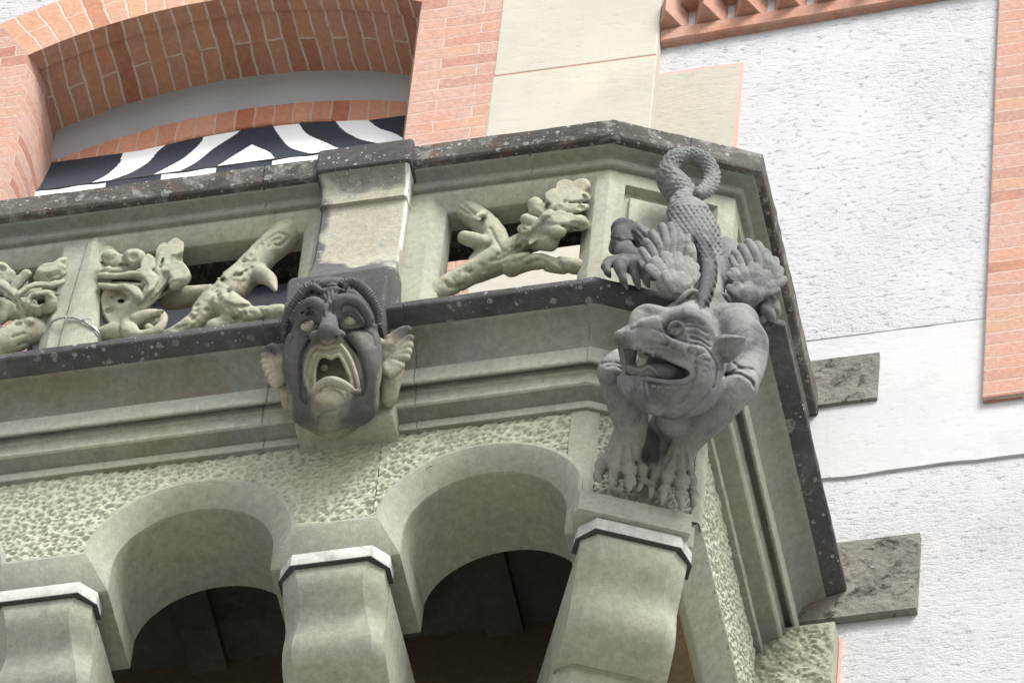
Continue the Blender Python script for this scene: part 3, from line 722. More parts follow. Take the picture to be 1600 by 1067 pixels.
# pier with capping, flared foot and keystone block
def pring(z, hw, y, cx=-.852, ch=.008): return [(cx-hw, yP+.1, z), (cx-hw, y+ch, z), (cx-hw+ch, y, z), (cx+hw-ch, y, z), (cx+hw, y+ch, z), (cx+hw, yP+.1, z)]
mb = MB(); mb.loft([pring(.968, .158, -1.243), pring(.974, .162, -1.250), pring(1.088, .162, -1.250), pring(1.098, .156, -1.240)])
put('pier_coping', mb.mesh('pcop', bevel=.003, smooth=rad(30)), m_dark, bal)
pv = [pring(.9675, .154, -1.240), pring(.955, .151, -1.222), pring(.935, .149, -1.209), pring(.91, .148, -1.201), pring(.882, .1475, -1.197), pring(.880, .1475, -1.201), pring(.838, .1475, -1.201), pring(.836, .1445, -1.186)]
fl = [(.80, .144, -1.184), (.70, .144, -1.184), (.60, .144, -1.187), (.52, .145, -1.194), (.46, .147, -1.208), (.40, .150, -1.230), (.34, .153, -1.262), (.29, .156, -1.298), (.25, .158, -1.330), (.215, .160, -1.356), (.20, .160, -1.358)]
def dense(r):                        # cut the long sides so that the weathering mask has points to live on
    out = []
    for i in range(len(r)):
        a, b = np.array(r[i]), np.array(r[(i+1) % len(r)]); k = max(1, int(np.linalg.norm(b-a)/.012))
        out += [tuple(a+(b-a)*j/k) for j in range(k)]
    return out
lev = []
for (z0, h0, y0), (z1, h1, y1) in zip(fl, fl[1:]):
    k = max(1, int((z0-z1)/.012)); lev += [(z0+(z1-z0)*i/k, h0+(h1-h0)*i/k, y0+(y1-y0)*i/k) for i in range(k)]
lev.append(fl[-1])
R_ = [pring(z, h, y, -.852) for z, h, y in lev]
mx = [max(1, int(max(np.linalg.norm(np.array(r[(i+1) % 6])-np.array(r[i])) for r in R_)/.012)) for i in range(6)]
def dn(r):
    out = []
    for i in range(6):
        a, b = np.array(r[i]), np.array(r[(i+1) % 6]); out += [tuple(a+(b-a)*j/mx[i]) for j in range(mx[i])]
    return out
mb = MB(); mb.loft([dn(r) for r in pv+R_], cap=True)
me = mb.mesh('pier', smooth=rad(40))
co = np.zeros(len(me.vertices)*3); me.vertices.foreach_get('co', co); co = co.reshape(-1, 3)
nzv = vnoise(co, 13, 5, 3)-.5
dk = np.clip((.505-co[:, 2]+(co[:, 0]+.852)*-.35+nzv*.22)/.06, 0, 1)                     # weathered flare at the foot
dk = np.maximum(dk, np.clip((-.955-co[:, 0]+nzv*.10)/.03, 0, 1))                          # dark run down the left edge
dk = np.maximum(dk, np.clip((co[:, 2]-.90+nzv*.2)/.05, 0, .55))
a_ = me.attributes.new('dark', 'FLOAT', 'POINT'); a_.data.foreach_set('value', dk.astype(np.float32))
pl = np.clip((co[:, 0]+.852-.138)/.004, 0, 1)*np.clip((.034+nzv*.03-(co[:, 1]+1.186))/.012, 0, 1)*np.clip((co[:, 2]-.42+nzv*.4)/.2, 0, 1)*np.clip((co[:, 1]+1.30)/.02, 0, 1)
a_ = me.attributes.new('stain_shade', 'FLOAT', 'POINT'); a_.data.foreach_set('value', pl.astype(np.float32))
put('pier', me, m_pier, bal)
mb = MB(); C2 = -.838
mb.loft([pring(.200, .163, -1.368, C2), pring(.165, .166, -1.385, C2), pring(.158, .168, -1.392, C2), pring(.02, .168, -1.392, C2), pring(-.10, .166, -1.388, C2), pring(-.146, .164, -1.375, C2)])
put('pier_block', mb.mesh('pblock', bevel=.004, smooth=rad(30)), m_dark, bal)
mb = MB(); C3 = -.818
mb.loft([pring(-.147, .16, -1.30, C3), pring(-.22, .160, -1.235, C3), pring(-.36, .160, -1.205, C3), pring(-.385, .160, -1.20, C3), pring(-.392, .158, -1.185, C3)])
put('keystone', mb.mesh('keystone', bevel=.004, smooth=rad(30)), m_green, bal)

# wire tied round the mullion
wr = MB()
pts = [(-1.905, yP+.11, .40), (-1.905, yP+.05, .43), (-1.888, yP+.0, .452), (-1.85, yP-.022, .450), (-1.80, yP-.024, .440), (-1.755, yP-.022, .405), (-1.716, yP-.012, .365), (-1.708, yP+.02, .350), (-1.708, yP+.10, .34), (-1.80, yP+.165, .37)]
def tube_mesh(mb, pts, r, n=8, closed=False, sub=4):
    P = np.array(pts, float); m = len(P); Q = []
    for i in range(m-1 if not closed else m):
        p0, p1, p2, p3 = P[(i-1) % m] if (closed or i) else P[0], P[i], P[(i+1) % m], P[(i+2) % m] if (closed or i+2 < m) else P[-1]
        for k in range(sub):
            t = k/sub; Q.append(.5*((2*p1)+(-p0+p2)*t+(2*p0-5*p1+4*p2-p3)*t*t+(-p0+3*p1-3*p2+p3)*t**3))
    if not closed: Q.append(P[-1])
    rings = []
    for i in range(len(Q)):
        T_ = Q[(i+1) % len(Q)]-Q[i-1] if (closed or 0 < i < len(Q)-1) else (Q[1]-Q[0] if i == 0 else Q[-1]-Q[-2]); T_ = T_/np.linalg.norm(T_)
        a = np.cross(T_, [.13, .2, .97]); a /= np.linalg.norm(a); b = np.cross(T_, a)
        rings.append([Q[i]+r*(a*math.cos(q)+b*math.sin(q)) for q in np.linspace(0, 2*math.pi, n+1)])
    mb.grid(rings, close=closed)
tube_mesh(wr, pts, .0042, closed=True)
tube_mesh(wr, [(-1.83, yP-.028, .449), (-1.815, yP-.032, .420), (-1.785, yP-.032, .408), (-1.745, yP-.028, .418), (-1.73, yP-.022, .395)], .0022, n=6)
o = put('wire_tie', wr.mesh('wire', smooth=rad(60)), m_wire); o['label'] = 'thin steel wire looped round the mullion between the two left openings'; o['category'] = 'wire'
# ---------------------------------------------------------------- carving: signed distance fields on a grid, then a surface
class Sculpt:
    def __init__(s, O, E, lo, hi, h):
        """O world origin, E rows = local axes in world, local box lo..hi, cell h"""
        s.O = np.asarray(O, float); s.E = np.asarray(E, float); s.h = h; s.lo = np.asarray(lo, float)
        s.n = np.ceil((np.asarray(hi)-s.lo)/h).astype(int)+1
        s.ax = [(s.lo[i]+h*np.arange(s.n[i])).astype(np.float32) for i in range(3)]
        s.f = np.full(tuple(s.n), .06, np.float32)
    def loc(s, P): return (np.asarray(P, float)-s.O)@s.E.T
    def wld(s, P): return s.O+np.asarray(P)@s.E
    def win(s, a, b):
        i0 = np.maximum(np.floor((a-s.lo)/s.h).astype(int), 0); i1 = np.minimum(np.ceil((b-s.lo)/s.h).astype(int)+1, s.n)
        if (i1 <= i0).any(): return None
        return tuple(slice(i0[i], i1[i]) for i in range(3))
    def grid(s, w): return s.ax[0][w[0]][:, None, None], s.ax[1][w[1]][None, :, None], s.ax[2][w[2]][None, None, :]
    def comb(s, w, d, k, op):
        f = s.f[w]
        if op == 'sub': a, b = f, -d; m = np.maximum(a, b); g = np.maximum(k-np.abs(a-b), 0) if k else 0; s.f[w] = m+(g*g/(4*k) if k else 0)
        else: m = np.minimum(f, d); g = np.maximum(k-np.abs(f-d), 0) if k else 0; s.f[w] = m-(g*g/(4*k) if k else 0)
    def ell(s, c, r, k=.01, R=None, op='add'):
        c = np.asarray(c, float); r = np.asarray(r, float); m = r.max()+k+3*s.h
        w = s.win(c-m, c+m)
        if w is None: return
        X, Y, Z = s.grid(w); X = X-c[0]; Y = Y-c[1]; Z = Z-c[2]
        if R is not None:
            R = np.asarray(R); X, Y, Z = (R[0, 0]*X+R[0, 1]*Y+R[0, 2]*Z, R[1, 0]*X+R[1, 1]*Y+R[1, 2]*Z, R[2, 0]*X+R[2, 1]*Y+R[2, 2]*Z)
        k0 = np.sqrt((X/r[0])**2+(Y/r[1])**2+(Z/r[2])**2); k1 = np.sqrt((X/r[0]**2)**2+(Y/r[1]**2)**2+(Z/r[2]**2)**2)+1e-9
        s.comb(w, k0*(k0-1)/k1, k, op)
    def tube(s, P, r, k=.01, op='add', flat=None, scales=None):
        """round-cone chain; flat=(axis vector, factor) squashes along an axis; scales=(pitch, amp) adds rows of scales"""
        P = np.asarray(P, float); r = np.broadcast_to(np.asarray(r, float), (len(P),)); m = r.max()+k+3*s.h
        w = s.win(P.min(0)-m, P.max(0)+m)
        if w is None: return
        X, Y, Z = s.grid(w); best = None; sarc = 0; side = 0; acc = 0.0
        for i in range(len(P)-1):
            a, b = P[i], P[i+1]; d = b-a; L2 = d@d+1e-12
            x, y, z = X-a[0], Y-a[1], Z-a[2]
            t = np.clip((x*d[0]+y*d[1]+z*d[2])/L2, 0, 1)
            qx, qy, qz = x-t*d[0], y-t*d[1], z-t*d[2]
            q2 = qx*qx+qy*qy+qz*qz
            if flat is not None:
                n, fa = flat; q = qx*n[0]+qy*n[1]+qz*n[2]; q2 = q2+(fa*fa-1)*q*q
            dd = np.sqrt(q2)-(r[i]+(r[i+1]-r[i])*t)
            if scales is not None:
                dn = d/math.sqrt(L2); sd_ = np.cross(dn, [0, 1, 0]); up_ = np.cross(sd_, dn)
                ang = np.arctan2(qx*sd_[0]+qy*sd_[1]+qz*sd_[2], qx*up_[0]+qy*up_[1]+qz*up_[2])
                arc = acc+t*math.sqrt(L2)
            if best is None: best = dd; 
            else:
                if scales is None: best = np.minimum(best, dd)
            if scales is not None:
                if i == 0: sarc, side = arc, ang
                else: mk = dd < best; sarc = np.where(mk, arc, sarc); side = np.where(mk, ang, side); best = np.minimum(best, dd)
            acc += math.sqrt(L2)
        if scales is not None:
            p, amp, nn = scales; row = np.floor(sarc/p); ph = (sarc/p-row)
            best = best-amp*np.abs(np.cos(side*nn/2+row*math.pi/2))**.7*(.35+.65*np.sin(np.pi*np.clip(ph, 0, 1))**.6)
        s.comb(w, best, k, op)
    def prism(s, poly, w0, w1, k=.004, op='sub', shear=(0, 0)):
        """polygon in (axis0, axis1), extruded along axis2 from w0 to w1"""
        p = np.asarray(poly, float); m = k+3*s.h
        e = [abs(shear[i])*max(abs(w0), abs(w1)) for i in (0, 1)]
        w = s.win(np.array([p[:, 0].min()-m-e[0], p[:, 1].min()-m-e[1], w0-m]), np.array([p[:, 0].max()+m+e[0], p[:, 1].max()+m+e[1], w1+m]))
        if w is None: return
        X, Y, Z = s.grid(w); d2 = sdpoly(X-Z*shear[0], Y-Z*shear[1], p)
        dz = np.maximum(w0-Z, Z-w1); s.comb(w, np.maximum(d2, dz), k, op)
    def pxprism(s, pts, zw, w0, w1, k=.004, op='sub', dep=None):
        """outline given as world points at depth w0 and w1, cut along the line from the eye; pts in photo pixels"""
        P = np.asarray(pts, float); L_ = np.array([s.loc(zw(p, w)) for p in P for w in (w0, w1)]); m = k+4*s.h
        w = s.win(L_.min(0)-m, L_.max(0)+m)
        if w is None: return
        X, Y, Z = np.broadcast_arrays(*s.grid(w)); L3 = np.stack([X.ravel(), Y.ravel(), Z.ravel()], -1).astype(float); S2 = project(s.wld(L3))
        d2 = sdpoly(S2[:, 0], S2[:, 1], P)/490.0; dv = dep(s.wld(L3)); d = np.maximum(d2, np.maximum(w0-dv, dv-w1)).reshape(X.shape).astype(np.float32)
        s.comb(w, d, k, op)
    # narrow band for fine carving in the plane of the picture
    def band(s, width=.02):
        s.bi = np.nonzero(np.abs(s.f.ravel()) < width)[0]; ijk = np.unravel_index(s.bi, s.f.shape)
        s.L = np.stack([s.ax[i][ijk[i]] for i in range(3)], -1).astype(float); s.S = project(s.wld(s.L)); s.bf = s.f.ravel()[s.bi].astype(float)
    def groove(s, pts, r, amp, gate=None, soft=2.0):
        """pts in photo pixels, r in photo pixels, amp in metres (positive cuts, negative raises)"""
        p = np.asarray(pts, float); lo = p.min(0)-3*r; hi = p.max(0)+3*r
        m = (s.S[:, 0] > lo[0]) & (s.S[:, 0] < hi[0]) & (s.S[:, 1] > lo[1]) & (s.S[:, 1] < hi[1])
        if gate is not None: m &= gate
        S = s.S[m]
        if not len(S): return
        d = np.full(len(S), 1e9)
        for a, b in zip(p, p[1:]):
            e = b-a; t = np.clip(((S-a)@e)/(e@e+1e-9), 0, 1); q = S-a-t[:, None]*e; d = np.minimum(d, np.sqrt((q*q).sum(1)))
        s.bf[m] += amp*np.exp(-(d/r)**soft)
    def unband(s): s.f.ravel()[s.bi] = s.bf
    def mesh(s, name, rough=.0015, seed=0, smooth=1):
        f = s.f; sg = f < 0
        sg[0] = sg[-1] = False; sg[:, 0] = sg[:, -1] = False; sg[:, :, 0] = sg[:, :, -1] = False
        f = np.where(sg, np.minimum(f, -1e-6), np.maximum(f, 1e-6))
        nx, ny, nz = f.shape; cnt = np.zeros((nx-1, ny-1, nz-1), np.int8)
        offs = [(a, b, c) for a in (0, 1) for b in (0, 1) for c in (0, 1)]
        for a, b, c in offs: cnt += sg[a:nx-1+a, b:ny-1+b, c:nz-1+c]
        act = (cnt > 0) & (cnt < 8); I = np.argwhere(act); idx = np.full(act.shape, -1, np.int32); idx[act] = np.arange(len(I))
        cv = {o: f[I[:, 0]+o[0], I[:, 1]+o[1], I[:, 2]+o[2]] for o in offs}
        pos = np.zeros((len(I), 3)); ct = np.zeros(len(I))
        for o in offs:
            for ax in range(3):
                if o[ax]: continue
                q = list(o); q[ax] = 1; q = tuple(q); fa, fb = cv[o], cv[q]; m = (fa < 0) != (fb < 0)
                t = np.where(m, fa/np.where(m, fa-fb, 1), 0); e = np.array(o, float)[None, :].repeat(len(I), 0); e[:, ax] += t
                pos += e*m[:, None]; ct += m
        V = s.lo+s.h*(I+pos/ct[:, None])
        Q = []
        for ax in range(3):
            a1, a2 = (ax+1) % 3, (ax+2) % 3
            sl0 = [slice(None)]*3; sl1 = [slice(None)]*3; sl0[ax] = slice(0, f.shape[ax]-1); sl1[ax] = slice(1, None)
            ch = sg[tuple(sl0)] != sg[tuple(sl1)]; E = np.argwhere(ch); ins = sg[tuple(sl0)][ch]
            ok = (E[:, a1] > 0) & (E[:, a2] > 0) & (E[:, a1] < f.shape[a1]-1) & (E[:, a2] < f.shape[a2]-1); E = E[ok]; ins = ins[ok]
            def g(d1, d2): C = E.copy(); C[:, a1] -= d1; C[:, a2] -= d2; return idx[C[:, 0], C[:, 1], C[:, 2]]
            q = np.stack([g(1, 1), g(0, 1), g(0, 0), g(1, 0)], -1); q[~ins] = q[~ins][:, ::-1]; Q.append(q)
        Q = np.concatenate(Q)
        for _ in range(smooth):
            acc = np.zeros_like(V); c = np.zeros(len(V))
            for i in range(4):
                np.add.at(acc, Q[:, i], V[Q[:, (i+1) % 4]]); np.add.at(c, Q[:, i], 1); np.add.at(acc, Q[:, i], V[Q[:, (i+3) % 4]]); np.add.at(c, Q[:, i], 1)
            V = V*.5+.5*acc/np.maximum(c, 1)[:, None]
        if np.linalg.det(s.E) < 0: Q = Q[:, ::-1]
        W = s.wld(V)
        if rough:
            fn = np.cross(W[Q[:, 1]]-W[Q[:, 0]], W[Q[:, 3]]-W[Q[:, 0]]); nv = np.zeros_like(W)
            for i in range(4): np.add.at(nv, Q[:, i], fn)
            nv /= np.linalg.norm(nv, axis=1)[:, None]+1e-12
            W = W+nv*((vnoise(W, 38, seed, 3)-.5)*rough*2)[:, None]
        me = bpy.data.meshes.new(name); me.vertices.add(len(W)); me.vertices.foreach_set('co', W.astype(np.float32).ravel())
        me.loops.add(Q.size); me.loops.foreach_set('vertex_index', Q.astype(np.int32).ravel())
        me.polygons.add(len(Q)); me.polygons.foreach_set('loop_start', np.arange(0, Q.size, 4, dtype=np.int32)); me.polygons.foreach_set('loop_total', np.full(len(Q), 4, np.int32))
        me.update(calc_edges=True); me.validate(); smooth_mesh(me)
        s.W = W; return me
def sdpoly(X, Y, p):
    d = np.full(X.shape if X.shape == Y.shape else np.broadcast(X, Y).shape, 1e9); X, Y = np.broadcast_arrays(X, Y); c = np.zeros(X.shape, bool); n = len(p)
    for i in range(n):
        a, b = p[i], p[(i+1) % n]; e = b-a; x, y = X-a[0], Y-a[1]
        t = np.clip((x*e[0]+y*e[1])/(e@e+1e-12), 0, 1); d = np.minimum(d, (x-t*e[0])**2+(y-t*e[1])**2)
        k = ((a[1] > Y) != (b[1] > Y)) & (X < e[0]*(Y-a[1])/(e[1] if e[1] else 1e-12)+a[0]); c ^= k
    return np.where(c, -1, 1)*np.sqrt(d)
def catmull(P, sub=4):
    P = np.asarray(P, float); out = []
    for i in range(len(P)-1):
        p0, p1, p2, p3 = P[max(i-1, 0)], P[i], P[i+1], P[min(i+2, len(P)-1)]
        for k in range(sub): t = k/sub; out.append(.5*((2*p1)+(-p0+p2)*t+(2*p0-5*p1+4*p2-p3)*t*t+(-p0+3*p1-3*p2+p3)*t**3))
    out.append(P[-1]); return np.array(out)
def set_attr(me, name, vals):
    a = me.attributes.new(name, 'FLOAT', 'POINT'); a.data.foreach_set('value', np.asarray(vals, np.float32))
Z1 = (900, 220, 3.5575); Z2 = (900, 460, 2.965); Z3 = (390, 420, 3.678); Z6 = (940, 465, 5.473); Z7 = (980, 330, 5.614); Z4 = (0, 340, 3.2); Z5 = (620, 200, 3.558)
def px(z, p): return (z[0]+p[0]/z[2], z[1]+p[1]/z[2])
def pxs(z, P): return [px(z, p) for p in P]
# ---------------------------------------------------------------- carved branches in the parapet openings
YT = -1.075
def carving(name, Z, x0, x1, label=None, y0=-1.20, y1=-.95):
    S = Sculpt((0, 0, 0), np.eye(3), (x0, y0, -.01), (x1, y1, .95), .0038)
    u = 1/Z[2]/490.0
    def at(p): return hit(*px(Z, p[:2]), (0, YT-(p[2] if len(p) > 2 else 0), 0), np.array([0, 1., 0]))
    def T(P, r, k=.012, flat=None, op='add'):
        Q = catmull([list(p)+([0] if len(p) < 3 else []) for p in P]); rr = np.interp(np.linspace(0, len(P)-1, len(Q)), range(len(P)), np.broadcast_to(r, (len(P),)))
        S.tube(np.array([at(q) for q in Q]), rr*u, k, op, flat)
    def B(p, r, k=.012, op='add'): S.ell(at(p), np.asarray(r if hasattr(r, '__len__') else (r, r, r), float)*u, k, None, op)
    return S, T, B, at, u
FL = ((0, 1, 0), 1.25)
zwT = lambda p, d: hit(p[0], p[1], (0, YT-d, 0), np.array([0, 1., 0]))
depT = lambda W: YT-W[:, 1]
def plate(S, Z, poly, d0, d1, k=.006, op='add', sub=3): S.pxprism(pxs(Z, catmull(list(poly)+[poly[0]], sub)[:-1]), zwT, d0, d1, k, op, dep=depT)
def cups(T, B, L):
    for P, r in L:
        rr = r[-1] if hasattr(r, '__len__') else r; q = P[-1]
        if rr >= 22 and len(q) > 2: B((q[0]+rr*.15, q[1]-rr*.1, q[2]+rr*.00062), (rr*.72, rr*.62, rr*.72), .004, 'sub')
        if len(P) > 2 and hasattr(r, '__len__') and r[-2] > 34 and len(P[-2]) > 2: B((P[-2][0], P[-2][1], P[-2][2]+r[-2]*.00062), (r[-2]*.7, r[-2]*.5, r[-2]*.7), .004, 'sub')
def finish(S, name, seed, label):
    S.unband(); return put(name, S.mesh(name, .0022, seed), m_carve, bal, label)
# right opening: two crossing branches and an oak leaf
S, T, B, at, u = carving('c', Z5, -.70, -.03)
T([(170, 945), (260, 890), (400, 815), (560, 735), (690, 665), (790, 610), (850, 560)], (60, 62, 68, 88, 82, 68, 52))
T([(200, 940), (290, 880), (420, 800)], (30, 42, 30), .02)
T([(600, 730), (540, 600), (470, 520), (370, 455), (250, 415), (200, 410)], (62, 76, 74, 72, 62, 52))
T([(500, 650, .0), (430, 625, .05), (375, 610, .07)], (52, 46, 40)); T([(470, 700), (430, 740), (400, 790)], (40, 36, 34))
T([(640, 770), (760, 735, .02), (880, 760, .02), (1000, 770, .02)], (62, 56, 50, 48)); B((995, 768, .03), (36, 36, 36)); B((1003, 764, .10), 22, .004, 'sub')
T([(760, 640, .03), (850, 640, .06)], (52, 50)); B((862, 642, .11), 24, .004, 'sub')
T([(480, 480, .05), (440, 505, .07)], (26, 22))
# leaf: lobed plate, then midrib and raised lobes
plate(S, Z5, [(700, 615), (678, 570), (690, 538), (722, 530), (738, 545), (702, 515), (700, 485), (735, 475), (752, 500), (728, 445), (752, 396), (790, 402), (826, 442), (834, 375), (852, 343), (882, 345), (905, 372), (912, 312), (932, 296), (958, 312), (995, 294), (1030, 305), (1042, 338), (1062, 352), (1066, 385), (1040, 408), (1012, 424), (1052, 414), (1062, 440), (1036, 462), (988, 474), (1020, 478), (1050, 515), (1068, 547), (1036, 572), (960, 578), (925, 590), (890, 640), (850, 610), (800, 610), (740, 650)], .040, .074)
T([(700, 640, .05), (780, 560, .08), (860, 480, .10), (960, 380, .11), (1015, 330, .10)], (34, 36, 38, 44, 44))
for P, r in (([(900, 440, .10), (905, 380, .12), (930, 320, .12)], (44, 58, 44)), ([(950, 400, .10), (990, 340, .12), (1025, 325, .11)], (48, 54, 46)), ([(940, 420, .10), (1000, 400, .11), (1045, 390, .09)], (44, 46, 30)), ([(900, 460, .10), (980, 450, .11), (1030, 440, .09)], (44, 44, 34)),
             ([(860, 500, .10), (930, 520, .11), (1000, 520, .10), (1050, 545, .08)], (52, 52, 44, 24)), ([(840, 480, .09), (790, 450, .09), (765, 420, .10)], (40, 46, 36)), ([(800, 540, .08), (740, 520, .09), (715, 505, .10)], (34, 34, 28)), ([(770, 580, .07), (720, 575, .08), (695, 560, .08)], (30, 30, 24)), ([(870, 400, .11), (860, 370, .12)], (40, 34)), ([(850, 570, .08), (900, 575, .10)], (46, 40))):
    r = tuple(x*(1.18 if x >= 24 else 1.05) for x in (r if hasattr(r, '__len__') else (r,)*len(P))); T(P, r, .004, FL); cups(T, B, [(P, r)])
S.band()
R = 2.4
for P in ([(720, 620), (820, 520), (920, 420), (1010, 330)], [(840, 500), (940, 520), (1040, 545)], [(900, 440), (970, 450), (1030, 440)], [(880, 460), (800, 440)], [(930, 410), (925, 350)]): S.groove(pxs(Z5, P), 3.0, .005)
for P in ([(880, 330), (905, 375), (915, 355)], [(1000, 560), (920, 545)], [(985, 480), (1050, 470)], [(820, 460), (845, 430)], [(960, 420), (1060, 415)]): S.groove(pxs(Z5, P), R, .010)
for P in ([(220, 420), (300, 405), (370, 430), (430, 480)], [(250, 440), (330, 440), (400, 480)], [(440, 500), (480, 500), (470, 540)], [(520, 560), (560, 640), (590, 690)], [(680, 740), (760, 700), (850, 720), (900, 760)], [(720, 760), (800, 735), (830, 770), (790, 800)], [(270, 860), (300, 890), (370, 870)], [(320, 850), (350, 900)], [(520, 740), (600, 720), (700, 640)], [(900, 740), (930, 790), (960, 810)], [(740, 700), (820, 690), (900, 730)]): S.groove(pxs(Z5, catmull(P)), 2.6, .006)
rnd = random.Random(4)
for i in range(26):
    t = rnd.random(); q = (300+t*450+rnd.uniform(-40, 40), 870-t*230+rnd.uniform(-40, 40)); S.groove(pxs(Z5, [q, (q[0]+8, q[1]-6)]), 2.6, .005)
finish(S, 'branch_carving', 3, 'crossing branches with one oak leaf in the right opening')

# middle opening: forked trunk and curling foliage
S, T, B, at, u = carving('c', Z4, -1.81, -1.0)
T([(1500, 40), (1420, 95), (1320, 185), (1230, 280), (1140, 370), (1050, 460), (960, 540), (860, 585), (760, 600)], (80, 84, 76, 78, 92, 84, 58, 38, 24))
T([(1130, 440, .02), (1220, 480, .03), (1310, 490, .03), (1400, 480, .03)], (84, 66, 52, 50)); T([(1180, 520), (1080, 560)], (50, 60))
T([(1090, 390), (1000, 390), (920, 400), (850, 405)], (60, 56, 60, 60)); B((828, 420, .04), (34, 50, 50), .006, 'sub')
T([(1290, 280), (1350, 310, .03), (1378, 365, .05)], (56, 36, 8))
plate(S, Z4, [(490, 205), (498, 162), (540, 143), (578, 165), (592, 196), (622, 178), (652, 158), (692, 166), (706, 212), (702, 250), (714, 202), (738, 180), (768, 196), (776, 222), (784, 152), (828, 120), (856, 126), (862, 104), (890, 104), (908, 132), (906, 182), (926, 270), (936, 312), (892, 352), (850, 372), (800, 402), (756, 432), (712, 452), (692, 484), (648, 522), (560, 534), (518, 474), (508, 424), (528, 396), (500, 352), (474, 336), (482, 322), (516, 328), (478, 292), (474, 270), (520, 248), (548, 262), (538, 216), (502, 222)], .030, .066)
for c, r in (((610, 322, .01), (125, 34, 60)), ((700, 240, .02), (90, 34, 70)), ((620, 440, .01), (100, 40, 70)), ((720, 520, .02), (100, 34, 60)), ((850, 290, .03), (60, 34, 80)), ((560, 220, .03), (70, 30, 40))): B(c, r, .01)
# foliage: overlapping curled fronds
for P, r in (([(640, 560, .03), (690, 450, .07), (760, 370, .09), (820, 270, .09), (850, 190, .10), (875, 140, .11)], (40, 44, 44, 58, 56, 34)), ([(800, 300, .09), (870, 260, .11), (905, 300, .11), (880, 330, .10)], (44, 48, 44, 36)), ([(850, 200, .1), (880, 165, .12), (890, 135, .12)], (40, 34, 26)),
             ([(780, 330, .10), (740, 280, .11), (735, 215, .12)], (26, 30, 30)), ([(700, 430, .09), (760, 350, .12), (750, 300, .12), (690, 280, .11), (600, 295, .10), (500, 290, .08)], (18, 22, 24, 24, 22, 18)),
             ([(660, 260, .06), (600, 235, .08), (545, 195, .10)], (46, 44, 36)), ([(690, 250, .07), (680, 205, .10), (655, 195, .10)], (48, 46, 36)), ([(600, 265, .08), (540, 262, .09)], (26, 22)), 
             ([(680, 440, .07), (700, 400, .11), (660, 350, .12), (590, 350, .10), (500, 340, .08)], (20, 24, 24, 20, 18)), ([(650, 430, .05), (620, 400, .06), (560, 380, .06), (540, 420, .05), (570, 460, .04)], (34, 36, 34, 34, 30)), ([(560, 430, .04), (640, 470, .05), (600, 520, .04), (540, 470, .04)], (40, 50, 46, 30)),
             ([(640, 520, .05), (650, 570, .07), (710, 590, .09), (790, 560, .10), (820, 500, .10), (800, 470, .10)], (36, 40, 30, 24, 20, 16)), ([(690, 510, .07), (750, 490, .08), (800, 480, .09)], (40, 34, 22)), ([(740, 545, .08), (790, 575, .08)], (20, 16)), ([(500, 590, .02), (570, 570, .04), (640, 590, .03)], (36, 48, 36)), ([(600, 600), (740, 600)], (40, 30))):
    r = tuple(x*(1.18 if x >= 24 else 1.05) for x in (r if hasattr(r, '__len__') else (r,)*len(P))); T(P, r, .004, FL); cups(T, B, [(P, r)])
S.band()
for P, r in (([(560, 318), (640, 316), (700, 322)], (10, 14, 10)), ([(590, 385), (620, 405), (600, 430)], (22, 30, 20)), ([(600, 238), (640, 240)], (8, 10)), ([(800, 250), (815, 210)], (8, 10))): S.groove(pxs(Z4, catmull(P)), r[1]/3.2*.55, .022)
for P in ([(690, 450), (760, 370), (830, 270), (860, 190)], [(715, 440), (800, 340), (850, 260)], [(740, 430), (830, 350), (890, 310)], [(560, 250), (620, 250), (690, 270)], [(610, 205), (620, 235)], [(520, 200), (550, 215), (575, 190)], [(700, 560), (730, 520), (790, 500)], [(560, 400), (590, 420), (640, 400)], [(640, 330), (700, 350), (720, 400)], [(830, 130), (860, 170), (890, 130)], [(760, 260), (790, 290)], [(1330, 120), (1390, 80), (1440, 100), (1400, 140), (1360, 130)], [(1360, 120), (1400, 105)], [(1300, 460), (1320, 500)], [(1330, 470), (1350, 510)]): S.groove(pxs(Z4, catmull(P)), 2.2, .006)
rnd = random.Random(9)
for i in range(70):
    t = rnd.random(); q = (900+t*400+rnd.uniform(-45, 45), 570-t*390+rnd.uniform(-45, 45)); S.groove(pxs(Z4, [q, (q[0]+9, q[1]-8)]), 2.4, .006)
for i in range(40):
    q = (rnd.uniform(1120, 1330), rnd.uniform(420, 520)); S.groove(pxs(Z4, [q, (q[0]+12, q[1]+6)]), 2.6, .006)
finish(S, 'branch_carving', 5, 'forked knotty trunk with curling leaves in the middle opening')

